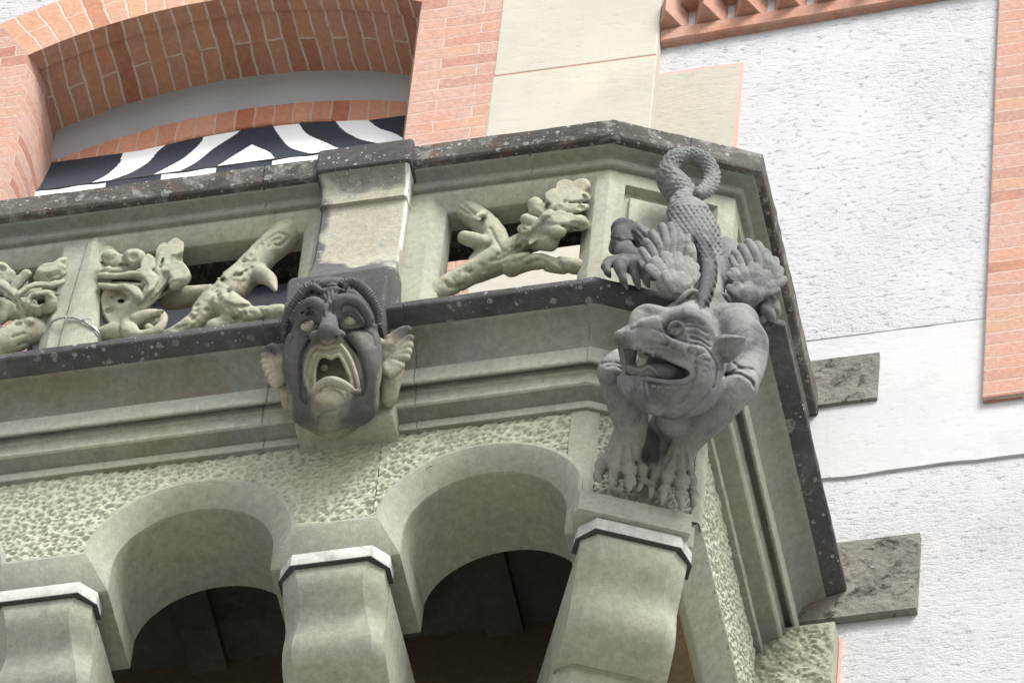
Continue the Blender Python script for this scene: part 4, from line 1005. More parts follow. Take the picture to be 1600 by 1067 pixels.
# left opening: leafy end of a bough
S, T, B, at, u = carving('c', Z4, -2.56, -1.85)
for c, r in (((200, 370, .01), (110, 34, 60)), ((60, 340, .01), (90, 34, 80)), ((250, 290, .02), (90, 30, 60)), ((110, 460, .0), (90, 40, 90)), ((-60, 480, .0), (140, 40, 140))): B(c, r, .01)
for P, r in (([(150, 560, .02), (130, 480, .06), (80, 400, .08), (20, 350, .08), (-60, 310, .06)], (30, 26, 26, 28, 30)), ([(120, 500, .06), (90, 420, .10), (110, 370, .12), (180, 335, .12), (260, 335, .12), (330, 315, .09)], (18, 20, 22, 22, 20, 14)), ([(150, 500, .05), (135, 440, .10), (160, 395, .11), (220, 375, .12), (290, 382, .08)], (18, 20, 20, 18, 12)),
             ([(200, 470, .04), (250, 450, .07), (255, 410, .09), (230, 385, .11)], (34, 34, 26, 18)), ([(160, 440, .05), (190, 470, .06)], (26, 30)), ([(240, 330, .08), (230, 280, .10), (270, 260, .11), (320, 225, .10)], (40, 50, 40, 28)), ([(270, 290, .10), (330, 265, .09)], (36, 22)), ([(40, 390, .08), (90, 330, .09), (130, 285, .10)], (22, 28, 26)), ([(0, 330, .07), (10, 280, .08), (0, 255, .08)], (36, 44, 34)), ([(40, 320, .07), (50, 285, .08)], (30, 26)),
             ([(230, 600, 0), (150, 570, .03), (60, 610, .04), (-60, 680, .04)], (44, 72, 76, 70)), ([(80, 560, .04), (85, 535, .06)], (30, 26)), ([(140, 540, .05), (145, 525, .07)], (32, 28)), ([(200, 540, .02), (240, 510, .02)], (36, 30)), ([(-300, 300), (-150, 480), (-20, 640)], (70, 80, 70)), ([(-400, 600), (-150, 480)], (60, 70))):
    r = tuple(x*(1.18 if x >= 24 else 1.05) for x in (r if hasattr(r, '__len__') else (r,)*len(P))); T(P, r, .004, FL); cups(T, B, [(P, r)])
S.band()
for P in ([(100, 470), (60, 400), (0, 350)], [(125, 470), (100, 410), (140, 360), (240, 350)], [(90, 640), (130, 625), (160, 640)], [(60, 600), (120, 580)], [(240, 300), (290, 285)], [(270, 230), (290, 250)], [(150, 410), (200, 395), (250, 400)], [(165, 430), (190, 440)]): S.groove(pxs(Z4, catmull(P)), 2.2, .006)
finish(S, 'branch_carving', 8, 'curling leafy bough in the left opening')
# ---------------------------------------------------------------- screaming stone mask on the pier
mask = thing('grotesque_mask', 'dark screaming stone face with huge open mouth and fin ears on the balcony pier', 'stone mask', tuple(ony(525, 560, -1.36)))
nM = np.array([0, -.926, -.377]); eV = np.array([0, -.377, .926]); eU = np.array([1., 0, 0]); OM = ony(525, 560, -1.36)
S = Sculpt(OM, [eU, eV, nM], (-.21, -.34, -.20), (.21, .30, .26), .0029)
uM = 1/Z3[2]/489.0
def mq(p, w=0): return S.loc(hit(*px(Z3, p[:2]), OM+nM*(p[2] if len(p) > 2 else w), nM))
def MT(P, r, k=.008, op='add'):
    P = [list(p)+([0] if len(p) < 3 else []) for p in P]; Q = catmull(P); rr = np.interp(np.linspace(0, len(P)-1, len(Q)), range(len(P)), np.broadcast_to(r, (len(P),)))
    S.tube(np.array([mq(q) for q in Q]), rr*uM, k, op)
def ME(p, r, k=.012, op='add'): S.ell(mq(p), np.asarray(r)*uM, k, None, op)
# skull, jaw, back of the head
S.ell(mq((480, 400), -.10), (.142, .20, .150), .02)
S.ell(mq((480, 640), -.09), (.130, .20, .135), .05)
S.ell(mq((470, 760), -.05), (.105, .105, .105), .04)
S.ell(mq((470, 250), -.09), (.135, .12, .13), .03)
ME((458, 765, .040), (100, 95, 85), .035); ME((455, 850, .01), (105, 85, 80), .04)            # chin
ME((275, 520, .0), (88, 210, 80), .03); ME((690, 520, -.005), (78, 230, 80), .03)            # cheeks
ME((310, 780, -.04), (90, 110, 80), .05); ME((630, 780, -.045), (110, 120, 90), .05)
MT([(300, 405, .035), (255, 520, .035), (262, 650, .02), (330, 800, -.01)], (38, 44, 42, 40), .03)
MT([(600, 385, .035), (665, 500, .03), (685, 620, .015), (630, 790, -.015)], (38, 44, 44, 40), .03)
# eye sockets, brows, forehead folds
ME((335, 330, .075), (74, 62, 75), .015, 'sub'); ME((570, 300, .07), (74, 62, 75), .015, 'sub')
MT([(415, 290, .075), (405, 220, .095), (360, 195, .085), (300, 220, .06), (250, 290, .03)], (34, 40, 36, 34, 28), .018)
MT([(500, 270, .075), (505, 200, .095), (560, 175, .09), (625, 200, .065), (680, 270, .035), (705, 330, .01)], (32, 40, 36, 34, 32, 26), .018)
MT([(455, 300, .085), (455, 230, .07), (462, 170, .05)], (36, 34, 30), .02)
MT([(262, 380, .02), (280, 300, .045), (330, 240, .07)], (18, 16, 14), .012)
# lids
MT([(268, 372, .020), (300, 300, .052), (345, 279, .060), (390, 300, .058)], (13, 14, 14, 12), .004); MT([(275, 372, .020), (335, 380, .046), (390, 330, .056)], (12, 14, 12), .004)
MT([(515, 300, .058), (545, 262, .060), (590, 262, .052), (645, 318, .02)], (12, 14, 14, 12), .004); MT([(520, 320, .055), (560, 346, .045), (610, 335, .035), (650, 320, .02)], (12, 14, 13, 12), .004)
# mouth: outer rim, stepped inside, deep throat
def mp(P): return [mq(p, 0)[:2] for p in P]
outer = [(335, 700), (320, 600), (345, 500), (385, 440), (440, 450), (480, 436), (530, 450), (580, 520), (612, 620), (625, 705), (560, 700), (470, 690), (400, 710), (345, 745)]
inner = [(372, 690), (375, 600), (395, 520), (425, 500), (470, 515), (510, 495), (540, 540), (570, 610), (580, 668), (520, 650), (470, 640), (420, 655)]
SH = ((mq((480, 560, .1))-mq((480, 560, 0)))/.1)[:2]
S.prism(mp(catmull(outer+[outer[0]], 3)[:-1]), .030, .30, .010, shear=SH)
ME((475, 590, .06), (110, 130, 75), .012, 'sub')
S.prism(mp(catmull(inner+[inner[0]], 3)[:-1]), -.05, .30, .006, shear=SH); ME((480, 590, -.01), (70, 75, 80), .01, 'sub')
MT([(345, 735, .055), (318, 610, .060), (345, 500, .070), (390, 446, .085), (440, 452, .095), (480, 440, .095), (525, 450, .085), (575, 520, .070), (612, 620, .058), (628, 705, .048)], (13, 15, 16, 17, 17, 17, 17, 16, 15, 13), .006)
MT([(375, 690, .042), (372, 600, .040), (392, 520, .045), (430, 500, .05), (470, 514, .05), (512, 496, .05), (545, 545, .045), (578, 625, .04), (588, 680, .04)], (10, 11, 12, 12, 12, 12, 12, 11, 10), .005)
MT([(345, 740, .055), (380, 690, .070), (430, 652, .085), (480, 645, .09), (540, 665, .082), (600, 705, .06), (632, 715, .05)], (17, 24, 28, 28, 26, 20, 14), .008)
ME((430, 570, -.02), (26, 22, 24), .006)
# nose
MT([(460, 275, .085), (458, 325, .135), (450, 368, .160)], (36, 52, 62), .010)
ME((385, 393, .120), (44, 40, 42), .008); ME((510, 388, .120), (44, 40, 42), .008); ME((448, 382, .150), (62, 48, 46), .010)
ME((394, 410, .150), (19, 17, 38), .004, 'sub'); ME((488, 400, .150), (19, 17, 38), .004, 'sub')
# hair bands and forehead knot
hairL = [(203, 365, -.02), (212, 300, .0), (245, 225, .02), (300, 150, .035), (355, 108, .045), (410, 125, .055)]
hairR = [(540, 118, .055), (575, 78, .045), (640, 105, .03), (700, 175, .01), (735, 250, -.01), (742, 315, -.02)]
MT(hairL, (22, 30, 34, 34, 30, 22), .006); MT(hairR, (18, 34, 38, 34, 30, 24), .006)
MT([(405, 120, .03), (430, 95, .03), (475, 85, .03), (525, 92, .03), (545, 115, .03)], (24, 28, 30, 28, 20), .006); MT([(425, 125, .045), (475, 105, .05), (525, 118, .045)], (16, 18, 16), .004)
MT([(470, 170, .045), (475, 130, .04)], (40, 36), .02)
S.band(.016)
gf = S.L[:, 2] > -.09
def tang(H, n, half, amp, w):
    C = catmull([h[:2] for h in H], 12)
    for i in np.linspace(1, len(C)-2, n).astype(int):
        t = C[i+1]-C[i-1]; t = t/np.linalg.norm(t); q = np.array([t[1], -t[0]]); a, b = C[i]-q*half, C[i]+q*half
        S.groove(pxs(Z3, [a, b]), w, amp, gf)
tang(hairL, 26, 34, .006, 1.0); tang(hairR, 30, 38, .006, 1.0)
S.groove(pxs(Z3, catmull([(345, 415), (300, 500), (295, 620), (300, 740), (330, 770)])), 2.6, .010, gf)
S.groove(pxs(Z3, catmull([(535, 390), (610, 470), (650, 570), (662, 680), (640, 730)])), 2.6, .010, gf)
S.groove(pxs(Z3, catmull([(325, 700), (330, 590), (360, 490), (395, 462), (440, 470), (490, 455), (530, 470), (575, 550), (600, 640), (605, 690)])), 1.3, .004, gf)
for P in ([(430, 280), (420, 230), (445, 180)], [(480, 265), (478, 220), (470, 175)], [(455, 250), (455, 200)], [(640, 345), (700, 380), (720, 440)], [(245, 400), (225, 450), (215, 500)], [(525, 225), (560, 210), (610, 225), (650, 280)], [(390, 240), (350, 225), (300, 260)], [(555, 350), (620, 355), (690, 330)], [(400, 850), (440, 825), (495, 815)], [(400, 850), (392, 890)], [(440, 140), (445, 165)], [(460, 130), (462, 160)], [(490, 135), (488, 165)], [(420, 110), (475, 98), (530, 108)]): S.groove(pxs(Z3, catmull(P)), 1.6, .005, gf)
S.unband()
me = S.mesh('face', .0012, 2)
L = S.loc(S.W); zx = (project(S.W)[:, 0]-Z3[0])*Z3[2]; zy = (project(S.W)[:, 1]-Z3[1])*Z3[2]
def blob(cx, cy, rx, ry, p=2): return 1-np.clip(((np.abs(zx-cx)/rx)**p+(np.abs(zy-cy)/ry)**p)-.55, 0, 1)/.45*0-np.clip((((zx-cx)/rx)**2+((zy-cy)/ry)**2)-.6, 0, .8)/.8
dk = np.ones(len(zx))
dk *= 1-blob(475, 590, 160, 175).clip(0, 1)                      # pale mouth
dk *= 1-.42*blob(460, 775, 120, 130).clip(0, 1)                   # pale chin
dk *= 1-.25*blob(620, 400, 120, 80).clip(0, 1)
dk *= 1-.55*blob(790, 740, 75, 200).clip(0, 1); dk *= 1-.45*blob(185, 830, 70, 190).clip(0, 1)
dk = np.where((L[:, 2] < -.11), dk*.3+.35*(L[:, 1] > .05), dk)
dk *= np.clip((1000-zy)/140, 0, 1)
rim = blob(475, 575, 190, 200).clip(0, 1); dk = np.maximum(dk, .0)
set_attr(me, 'dark', dk.clip(0, 1)); put('face', me, m_mask, mask)
# eyes with drilled pupils
for c, w in (((337, 330), .030), ((566, 302), .028)):
    cc = mq(c, w); E_ = Sculpt(OM, [eU, eV, nM], cc-.04, cc+.04, .0015)
    E_.ell(cc, (.0268, .0258, .0235), .001); dv = np.array([-.0, .008, .0205]); E_.tube(np.array([cc+dv+np.array([.0105*math.cos(a), .0095*math.sin(a), -.0028-.0035*math.sin(a)]) for a in np.linspace(0, 2*math.pi, 20)]), .0026, .001, 'sub')
    E_.ell(cc+dv+np.array([0, .001, .0]), (.0046, .0046, .008), .001, None, 'sub'); put('eye', E_.mesh('eye', .0, 1, 0), m_eye, mask)
# ears: ribbed fins
def ear(tip, root, ribs, seed):
    Eo = Sculpt(OM, [eU, eV, nM], (-.33, -.30, -.20), (.36, .20, .12), .0034)
    def q(p): return Eo.loc(hit(*px(Z3, p[:2]), OM+nM*p[2], nM))
    for P, r in root: 
        C = catmull(P); Eo.tube(np.array([q(c) for c in C]), np.interp(np.linspace(0, len(P)-1, len(C)), range(len(P)), r)*uM, .006)
    for a, b, r in ribs:
        A, B = np.array(a, float), np.array(b, float)
        Eo.tube(np.array([q(A), q((A+B)/2+[0, 0, .004]), q(B)]), np.array([r*.55, r*1.0, r*1.12])*uM, .0045, flat=((0, 0, 1), 1.25))
    m = Eo.mesh('ear', .001, seed); P = project(Eo.W); zy = (P[:, 1]-Z3[1])*Z3[2]; zx = (P[:, 0]-Z3[0])*Z3[2]
    return m, zx, zy
ribs = []
rim = catmull([(800, 400), (850, 368), (905, 350), (922, 400), (915, 460), (900, 510), (870, 560), (840, 590), (815, 605), (790, 590)], 3)
for i in np.linspace(0, len(rim)-1, 13).astype(int): ribs.append(((775-.0*i, 500+i*1.2, -.035), (rim[i][0], rim[i][1], -.02), 23))
m, zx, zy = ear(None, [([(745, 420, -.03), (790, 440, -.015), (815, 390, -.015), (880, 345, -.02), (925, 345, -.03)], (26, 26, 20, 17, 10)), ([(770, 500, -.03), (775, 440, -.02)], (26, 24)), ([(760, 560, -.06), (800, 640, -.07), (800, 740, -.09)], (50, 60, 50)), ([(850, 500, -.065), (830, 640, -.08), (800, 760, -.10)], (50, 46, 40))], ribs, 4)
set_attr(m, 'dark', np.clip(.22+np.clip((430-zy)/90+(zx-860)/200*.6, 0, 1)*.7, 0, 1)); put('ear', m, m_mask, mask)
ribs = []
rim = catmull([(85, 470), (82, 520), (92, 570), (115, 620), (140, 662), (170, 662), (195, 640)], 3)
for i in np.linspace(0, len(rim)-1, 10).astype(int): ribs.append(((185, 540+i*3.5, -.045), (rim[i][0], rim[i][1], -.035), 21))
m, zx, zy = ear(None, [([(200, 520, -.03), (180, 470, -.02), (130, 448, -.025), (85, 465, -.035)], (26, 26, 22, 12)), ([(190, 560, -.05), (180, 500, -.03)], (28, 28)), ([(190, 640, -.08), (240, 760, -.09)], (50, 60))], ribs, 5)
set_attr(m, 'dark', np.clip(.25+np.clip((520-zy)/60, 0, 1)*.7, 0, 1)); put('ear', m, m_mask, mask)
# ---------------------------------------------------------------- winged beast crouching head down on the chamfered corner
nG = np.array([SA, -CA, 0]); tG = np.array([CA, SA, 0]); PG = nG*D0
garg = thing('gargoyle_statue', 'grey stone winged beast with curled tail and gaping jaws crouching head down on the corner', 'gargoyle', tuple(PG+tG*-.25+np.array([0, 0, -.84])))
EG = [tG, nG, np.array([0, 0, 1.])]
def gp(Z, p): return hit(*px(Z, p[:2]), PG+nG*p[2], nG)
class G:
    def __init__(s, lo, hi, h): s.S = Sculpt(PG, EG, lo, hi, h)
    ref = None; rn = -FW             # None: depth counted from the chamfer; a point: depth counted along rn from that point
    def q(s, Z, p): return s.S.loc(gp(Z, p) if s.ref is None else hit(*px(Z, p[:2]), s.ref+s.rn*p[2], s.rn))
    def T(s, Z, P, r, k=.010, op='add', flat=None, scales=None, sub=4):
        C = catmull(P, sub); rr = np.interp(np.linspace(0, len(P)-1, len(C)), range(len(P)), np.broadcast_to(r, (len(P),)))/Z[2]/490
        s.S.tube(np.array([s.q(Z, c) for c in C]), rr, k, op, flat, scales)
    def B(s, Z, p, r, k=.012, op='add', R=None):
        r = np.asarray(r if hasattr(r, '__len__') else (r, r, r), float)/Z[2]/490; s.S.ell(s.q(Z, p), r, k, R, op)
g_ = G((-.70, -.26, -1.14), (.12, .54, 1.08), .0039)
T, B = g_.T, g_.B
# tail with a loop, scaled
T(Z1, [(650, 500, -.075), (610, 400, -.115), (610, 330, -.13), (555, 255, -.13), (513, 195, -.12), (540, 115, -.10), (615, 83, -.09), (705, 108, -.09), (752, 175, -.095), (750, 235, -.09), (718, 277, -.075), (688, 292, -.06)],
  (105, 98, 74, 82, 62, 50, 42, 42, 41, 40, 36, 32), .006, scales=(.0145, .0085, 11), sub=5)
B(Z1, (690, 290, -.058), 34, .004); B(Z1, (684, 290, -.046), 18, .003)
# rump, back, shoulders
T(Z1, [(640, 450, -.105), (655, 540, -.085), (680, 660, -.045), (700, 790, -.005), (690, 900, .045)], (130, 150, 140, 130, 135), .02)
B(Z1, (735, 560, -.06), (70, 110, 130), .02); B(Z1, (560, 560, -.08), (85, 100, 130), .02)
T(Z1, [(690, 940, .02), (650, 1005, .06), (620, 1045, .12)], (100, 112, 125), .03)                 # neck
T(Z1, [(740, 965, .02), (820, 1005, .05), (900, 1020, .07)], (85, 105, 122), .03)
B(Z1, (650, 1020, .02), (190, 130, 125), .04)                                                     # chest block behind the head
T(Z2, [(570, 255, .02), (560, 370, .02), (520, 470, .0), (480, 560, -.03)], (135, 150, 140, 110), .04)
T(Z2, [(480, 560, -.06), (410, 660, -.16), (370, 760, -.20), (362, 840, -.21)], (110, 92, 74, 60), .02)
# right foreleg: shoulder, upper arm, bent elbow, forearm, paw
T(Z2, [(745, 160, .095), (785, 230, .095), (790, 330, .09), (770, 400, .10)], (95, 108, 88, 78), .02)
T(Z2, [(765, 430, .115), (690, 500, .070), (600, 585, .0), (530, 665, -.080), (490, 730, -.130)], (78, 86, 82, 66, 58), .010)
B(Z2, (785, 425, .11), (46, 70, 60), .02)
T(Z2, [(500, 715, -.118), (470, 780, -.155), (450, 830, -.175)], (60, 66, 62), .012)
def toe(Z, P, rr, claw, k=.005):
    P = np.array(P, float); r0, r1, r2 = rr; mid = P[1]*.35+P[2]*.65
    T(Z, [P[0], P[0]*.4+P[1]*.6, P[1], mid, P[2]], (r0*.75, r1*.72, r1*1.02, r2*.82, r2*1.08), .002, sub=3); a, b = claw; m = ((a[0]+b[0])/2+2, (a[1]+b[1])/2, (a[2]+b[2])/2+.006); T(Z, [a, m, b], (19, 15, 3), .002)
toe(Z2, [(455, 770, -0.165), (380, 830, -0.180), (352, 880, -0.195)], (34, 36, 26), ((350, 895, -0.195), (343, 945, -0.200)))
toe(Z2, [(465, 770, -0.150), (430, 845, -0.160), (412, 905, -0.175)], (30, 37, 28), ((408, 915, -0.175), (396, 978, -0.185)))
toe(Z2, [(490, 765, -0.145), (492, 870, -0.155), (490, 930, -0.170)], (28, 38, 32), ((487, 945, -0.170), (485, 1003, -0.180)))
toe(Z2, [(515, 770, -0.160), (530, 860, -0.175), (540, 920, -0.190)], (28, 33, 27), ((542, 935, -0.190), (541, 998, -0.200)))
# left foreleg
T(Z2, [(230, 300, .05), (190, 320, .075), (155, 365, .085)], (58, 60, 54), .02)
T(Z2, [(160, 355, .07), (205, 430, .02), (240, 530, -.04), (256, 610, -.092), (240, 690, -.132)], (62, 86, 90, 76, 70), .012)
B(Z2, (140, 365, .085), (34, 42, 40), .012)
T(Z2, [(245, 660, -.115), (215, 740, -.155), (205, 790, -.175)], (74, 78, 66), .012)
toe(Z2, [(170, 720, -0.167), (122, 790, -0.187), (105, 835, -0.202)], (34, 36, 26), ((102, 845, -0.202), (106, 872, -0.202)))
toe(Z2, [(200, 730, -0.152), (185, 795, -0.162), (172, 840, -0.177)], (30, 36, 26), ((168, 850, -0.177), (162, 893, -0.182)))
toe(Z2, [(235, 725, -0.147), (247, 810, -0.157), (250, 865, -0.172)], (30, 38, 30), ((248, 872, -0.172), (243, 914, -0.177)))
toe(Z2, [(268, 725, -0.162), (300, 810, -0.177), (302, 860, -0.192)], (30, 35, 30), ((300, 868, -0.192), (285, 915, -0.197)))
# hind legs gripping the lip
T(Z1, [(520, 640, -.06), (400, 590, -.04), (300, 520, -.02), (262, 500, -.015)], (110, 95, 78, 66), .02)
B(Z1, (262, 492, -.015), (66, 60, 66), .012)
T(Z1, [(255, 530, -.01), (270, 590, .0), (285, 650, .01)], (60, 55, 60), .012); T(Z1, [(230, 540, -.02), (215, 600, -.03)], (36, 36), .012)
T(Z1, [(285, 650, .005), (360, 690, .01), (430, 700, .0)], (70, 76, 80), .02)
for P, rr, c in (([(260, 665, .02), (190, 675, .035), (165, 700, .04)], (36, 34, 28), ((168, 700, .042), (192, 765, .022))), ([(280, 670, .03), (248, 690, .055), (250, 730, .055)], (38, 42, 30), ((250, 735, .055), (288, 825, .025))), ([(320, 665, .03), (318, 690, .055), (325, 730, .05)], (36, 38, 30), ((325, 735, .052), (358, 828, .022))), ([(360, 680, .02), (370, 720, .035), (385, 750, .03)], (36, 36, 28), ((388, 755, .032), (408, 820, .012)))):
    T(Z1, P, rr, .005); a, b = c; T(Z1, [a, ((a[0]+b[0])/2-4, (a[1]+b[1])/2, (a[2]+b[2])/2+.008), b], (24, 22, 5), .003)
T(Z1, [(820, 640, -.05), (900, 760, -.01), (980, 880, .01), (1060, 900, .02)], (110, 90, 80, 60), .02)
for P, rr in (([(1030, 890, .03), (1055, 900, .05), (1045, 940, .055)], (34, 34, 28)), ([(1060, 890, .03), (1100, 905, .045), (1105, 945, .045)], (34, 34, 28)), ([(1040, 940, .04), (1075, 960, .05), (1090, 985, .045)], (32, 34, 24)), ([(1050, 960, .03), (1040, 990, .03), (1025, 1002, .025)], (28, 24, 14)), ([(1100, 930, .04), (1118, 950, .035), (1110, 985, .03)], (30, 28, 14))): T(Z1, P, rr, .005)
# spine fin: a broad blade with hooked edge
T(Z7, [(560, 60, -.055), (640, 100, -.05), (690, 60, -.05), (705, 10, -.06)], (36, 44, 40, 24), .006)
T(Z7, [(625, 245, .05), (680, 380, .09), (705, 510, .11), (695, 640, .125), (662, 760, .135), (645, 850, .135)], (48, 62, 62, 58, 48, 28), .004)
T(Z7, [(630, 250, .02), (685, 380, .05), (712, 500, .075), (705, 620, .095), (668, 750, .110), (645, 840, .115)], (60, 72, 74, 70, 60, 40), .006)
B(Z7, (604, 352, .06), 22, .003, 'sub')
for i, (x0, y0) in enumerate(((722, 300), (745, 370), (765, 440), (772, 505), (772, 570), (762, 630), (742, 690), (722, 740), (704, 790))): T(Z7, [(x0-50, y0-20, .080+.0075*i), (x0-6, y0+4, .086+.0075*i), (x0+16, y0+60, .070+.0075*i)], (24, 22, 6), .002)
# neck and breast bumps
for x, y, r in ((795, 790, 42), (770, 865, 36), (700, 880, 30), (840, 850, 30)): B(Z7, (x, y, .075), r, .008)
# head, depth counted towards the viewer
S = g_.S
HREF = gp(Z6, (690, 500, .20)); g_.ref = HREF
dep = lambda W: (HREF-W)@FW
NVF = tuple(np.array(EG)@FW)
B(Z6, (690, 655, -.02), 365, .006)
B(Z6, (690, 365, -.02), (300, 290, 285), .03)
T(Z6, [(640, 335, .015), (470, 335, .045), (330, 335, .06), (225, 335, .068)], (195, 158, 122, 90), .02)
B(Z6, (160, 335, .083), 60, .008); B(Z6, (235, 345, .090), 60, .010); B(Z6, (203, 292, .112), (16, 40, 26), .004, 'sub'); B(Z6, (262, 318, .118), 17, .004, 'sub'); B(Z6, (150, 352, .108), 14, .004, 'sub')
T(Z6, [(290, 200, .06), (330, 130, .03), (390, 112, .025), (480, 135, .03)], (44, 54, 58, 64), .012); T(Z6, [(290, 150, .045), (265, 215, .06), (290, 270, .085)], (32, 34, 36), .012)
T(Z6, [(560, 230, .015), (410, 185, .022), (330, 190, .04)], (150, 96, 70), .015)
T(Z6, [(360, 235, .085), (460, 215, .075), (515, 255, .075)], (50, 56, 42), .012)
T(Z6, [(520, 225, .080), (590, 165, .062), (690, 148, .052), (800, 185, .045), (890, 270, .03), (938, 380, .01), (930, 475, .01)], (34, 58, 64, 64, 58, 48, 36), .008)          # brow
B(Z6, (600, 272, .098), (80, 80, 80), .008, 'sub'); B(Z6, (638, 290, .068), 68, .003)
T(Z6, [(560, 290, .080), (588, 230, .090), (650, 214, .090), (706, 255, .084), (738, 345, .076)], (10, 16, 18, 18, 12), .003)
T(Z6, [(525, 322, .095), (610, 385, .100), (695, 445, .094), (715, 500, .085)], (26, 48, 54, 36), .008)
T(Z6, [(690, 400, .082), (780, 420, .078), (855, 470, .064), (875, 525, .055)], (40, 64, 66, 40), .012)
T(Z6, [(380, 412, .090), (480, 425, .090), (580, 445, .088)], (34, 38, 32), .008); T(Z6, [(400, 355, .095), (500, 372, .092)], (36, 30), .010)
T(Z6, [(215, 385, .085), (280, 410, .090), (350, 425, .090), (440, 450, .087), (540, 475, .084), (630, 520, .080), (700, 565, .078)], (46, 48, 42, 36, 32, 30, 24), .006)
# lower jaw, chin
T(Z6, [(205, 745, .062), (260, 810, .068), (360, 860, .060), (480, 880, .040)], (58, 74, 100, 130), .02)
T(Z6, [(200, 735, .056), (340, 770, .060), (480, 790, .055), (620, 790, .045)], (58, 72, 82, 95), .02)
# mouth cut
zw6 = lambda p, d: hit(p[0], p[1], HREF-FW*d, FW)
S.pxprism(pxs(Z6, catmull([(200, 440), (260, 445), (340, 462), (440, 492), (540, 525), (640, 575), (720, 610), (757, 650), (702, 690), (560, 702), (400, 688), (260, 664), (195, 650), (178, 560), (200, 440)], 3)[:-1]), zw6, .01, .22, .004, dep=dep)
S.pxprism(pxs(Z6, catmull([(290, 480), (440, 510), (560, 550), (680, 605), (712, 640), (640, 680), (450, 680), (320, 650), (270, 560), (290, 480)], 3)[:-1]), zw6, -.075, .06, .006, dep=dep)
# lips
T(Z6, [(165, 390, .078), (180, 500, .066), (192, 590, .058), (188, 665, .058)], (34, 30, 26, 24), .006); T(Z6, [(235, 440, .02), (225, 560, .0), (235, 680, .01)], (70, 66, 70), .006)
T(Z6, [(155, 688, .060), (240, 688, .072), (340, 698, .081), (460, 713, .089), (600, 733, .099), (720, 726, .103), (780, 680, .100), (790, 610, .098), (764, 555, .096), (690, 515, .092)], (26, 26, 26, 26, 25, 24, 22, 20, 18, 12), .004)
# teeth
for x, y, w_, r, l in ((275, 425, .108, 17, 36), (350, 440, .105, 19, 44), (438, 470, .100, 21, 52), (528, 492, .096, 16, 36), (588, 520, .092, 15, 36), (655, 548, .09, 14, 34), (695, 570, .088, 13, 28)): T(Z6, [(x, y, w_), (x+4, y+l, w_-.003)], (r, 4), .002, sub=2)
for x, y, w_ in ((315, 690, .08), (385, 697, .085)): T(Z6, [(x, y, w_), (x+5, y-46, w_-.002)], (20, 4), .002, sub=2)
# ear
EF = (NVF, 1.5)
T(Z6, [(940, 410, .0), (1060, 390, .03), (1160, 368, .035), (1228, 350, .03)], (76, 78, 46, 9), .004, flat=EF); T(Z6, [(965, 500, .0), (1070, 490, .02), (1150, 430, .03), (1215, 365, .03)], (64, 68, 52, 12), .004, flat=EF)
T(Z6, [(1005, 492, .062), (1090, 458, .066), (1160, 408, .062), (1205, 368, .048)], (50, 58, 38, 10), .003, 'sub')
T(Z6, [(950, 530, .02), (972, 430, .04), (1010, 360, .048), (1110, 345, .05), (1225, 346, .036)], (24, 24, 20, 15, 8), .003)
# whiskers, beard
for i, (y0, y1, y2) in enumerate(((540, 490, 540), (585, 545, 600), (635, 600, 655), (690, 650, 700), (740, 705, 750))):
    for j in range(2): T(Z6, [(806-4*i, y0+j*24, .110), (880-6*i, y1+j*22-4, .104), (950-10*i-j*16, y2+j*18-10, .076)], (11, 13, 7), .001)
for i in range(6): x = 172+i*42; T(Z6, [(x, 712+2*i, .076+.002*i), (x+4, 772+5*i, .090+.002*i), (x+50-i*4, 856+8*i, .082+.002*i)], (15, 18, 9), .001)
for i in range(12): x = 425+i*27; T(Z6, [(x, 735+i*1.5, .096+.0012*i), (x+10, 770, .104+.0010*i), (x+38, 816-i*2, .098+.0010*i)], (9, 10, 4), .001)
g_.ref = None
# fine cutting
S.band(.016)
up = S.L[:, 1] > .16
gr = S.groove
for P in ([(700, 215), (780, 205), (870, 235)], [(715, 250), (800, 250), (895, 300)], [(735, 300), (820, 310), (915, 365)], [(760, 345), (840, 365), (922, 420)], [(790, 390), (860, 410), (920, 465)], [(690, 190), (760, 175), (830, 200)]): gr(pxs(Z6, catmull(P)), 1.5, .008, up)
for P in ([(530, 330), (600, 420), (680, 470)], [(545, 310), (640, 360), (740, 385), (850, 420)], [(380, 440), (480, 440), (570, 460)], [(400, 385), (480, 395), (560, 400)], [(740, 440), (735, 500), (720, 540)], [(560, 290), (530, 250), (520, 215)], [(420, 260), (500, 290), (530, 320)], [(250, 275), (300, 255), (350, 250)], [(225, 690), (380, 715), (560, 745), (720, 745), (800, 690), (806, 600)]): gr(pxs(Z6, catmull(P)), 1.5, .006, up)
for P in ([(690, 300), (640, 340), (600, 335)], [(930, 480), (975, 560), (980, 640), (950, 760)]): gr(pxs(Z6, catmull(P)), 1.6, .008, up)
for P in ([(1130, 560), (1180, 600), (1260, 640)], [(1090, 650), (1180, 650), (1270, 700), (1300, 740)], [(1240, 930), (1180, 990), (1060, 1060)]): gr(pxs(Z6, catmull(P)), 2.0, .007)
for i in range(40):
    q = (300+(i*97)%420, 880-(i*53)%90+((i*97)%420)*.12); gr(pxs(Z6, [q, (q[0]+14, q[1]+5)]), 1.2, .0022, up)
lo_ = S.L[:, 2] < -.3
for P in ([(700, 372), (760, 375), (810, 400), (822, 430)], [(720, 365), (760, 340), (820, 350)], [(400, 560), (470, 570), (560, 510), (640, 420), (690, 370)]): gr(pxs(Z2, catmull(P)), 1.8, .007)
for P in ([(120, 320), (165, 315), (215, 325)], [(140, 335), (180, 332), (212, 345)]): gr(pxs(Z2, catmull(P)), 1.8, .006)
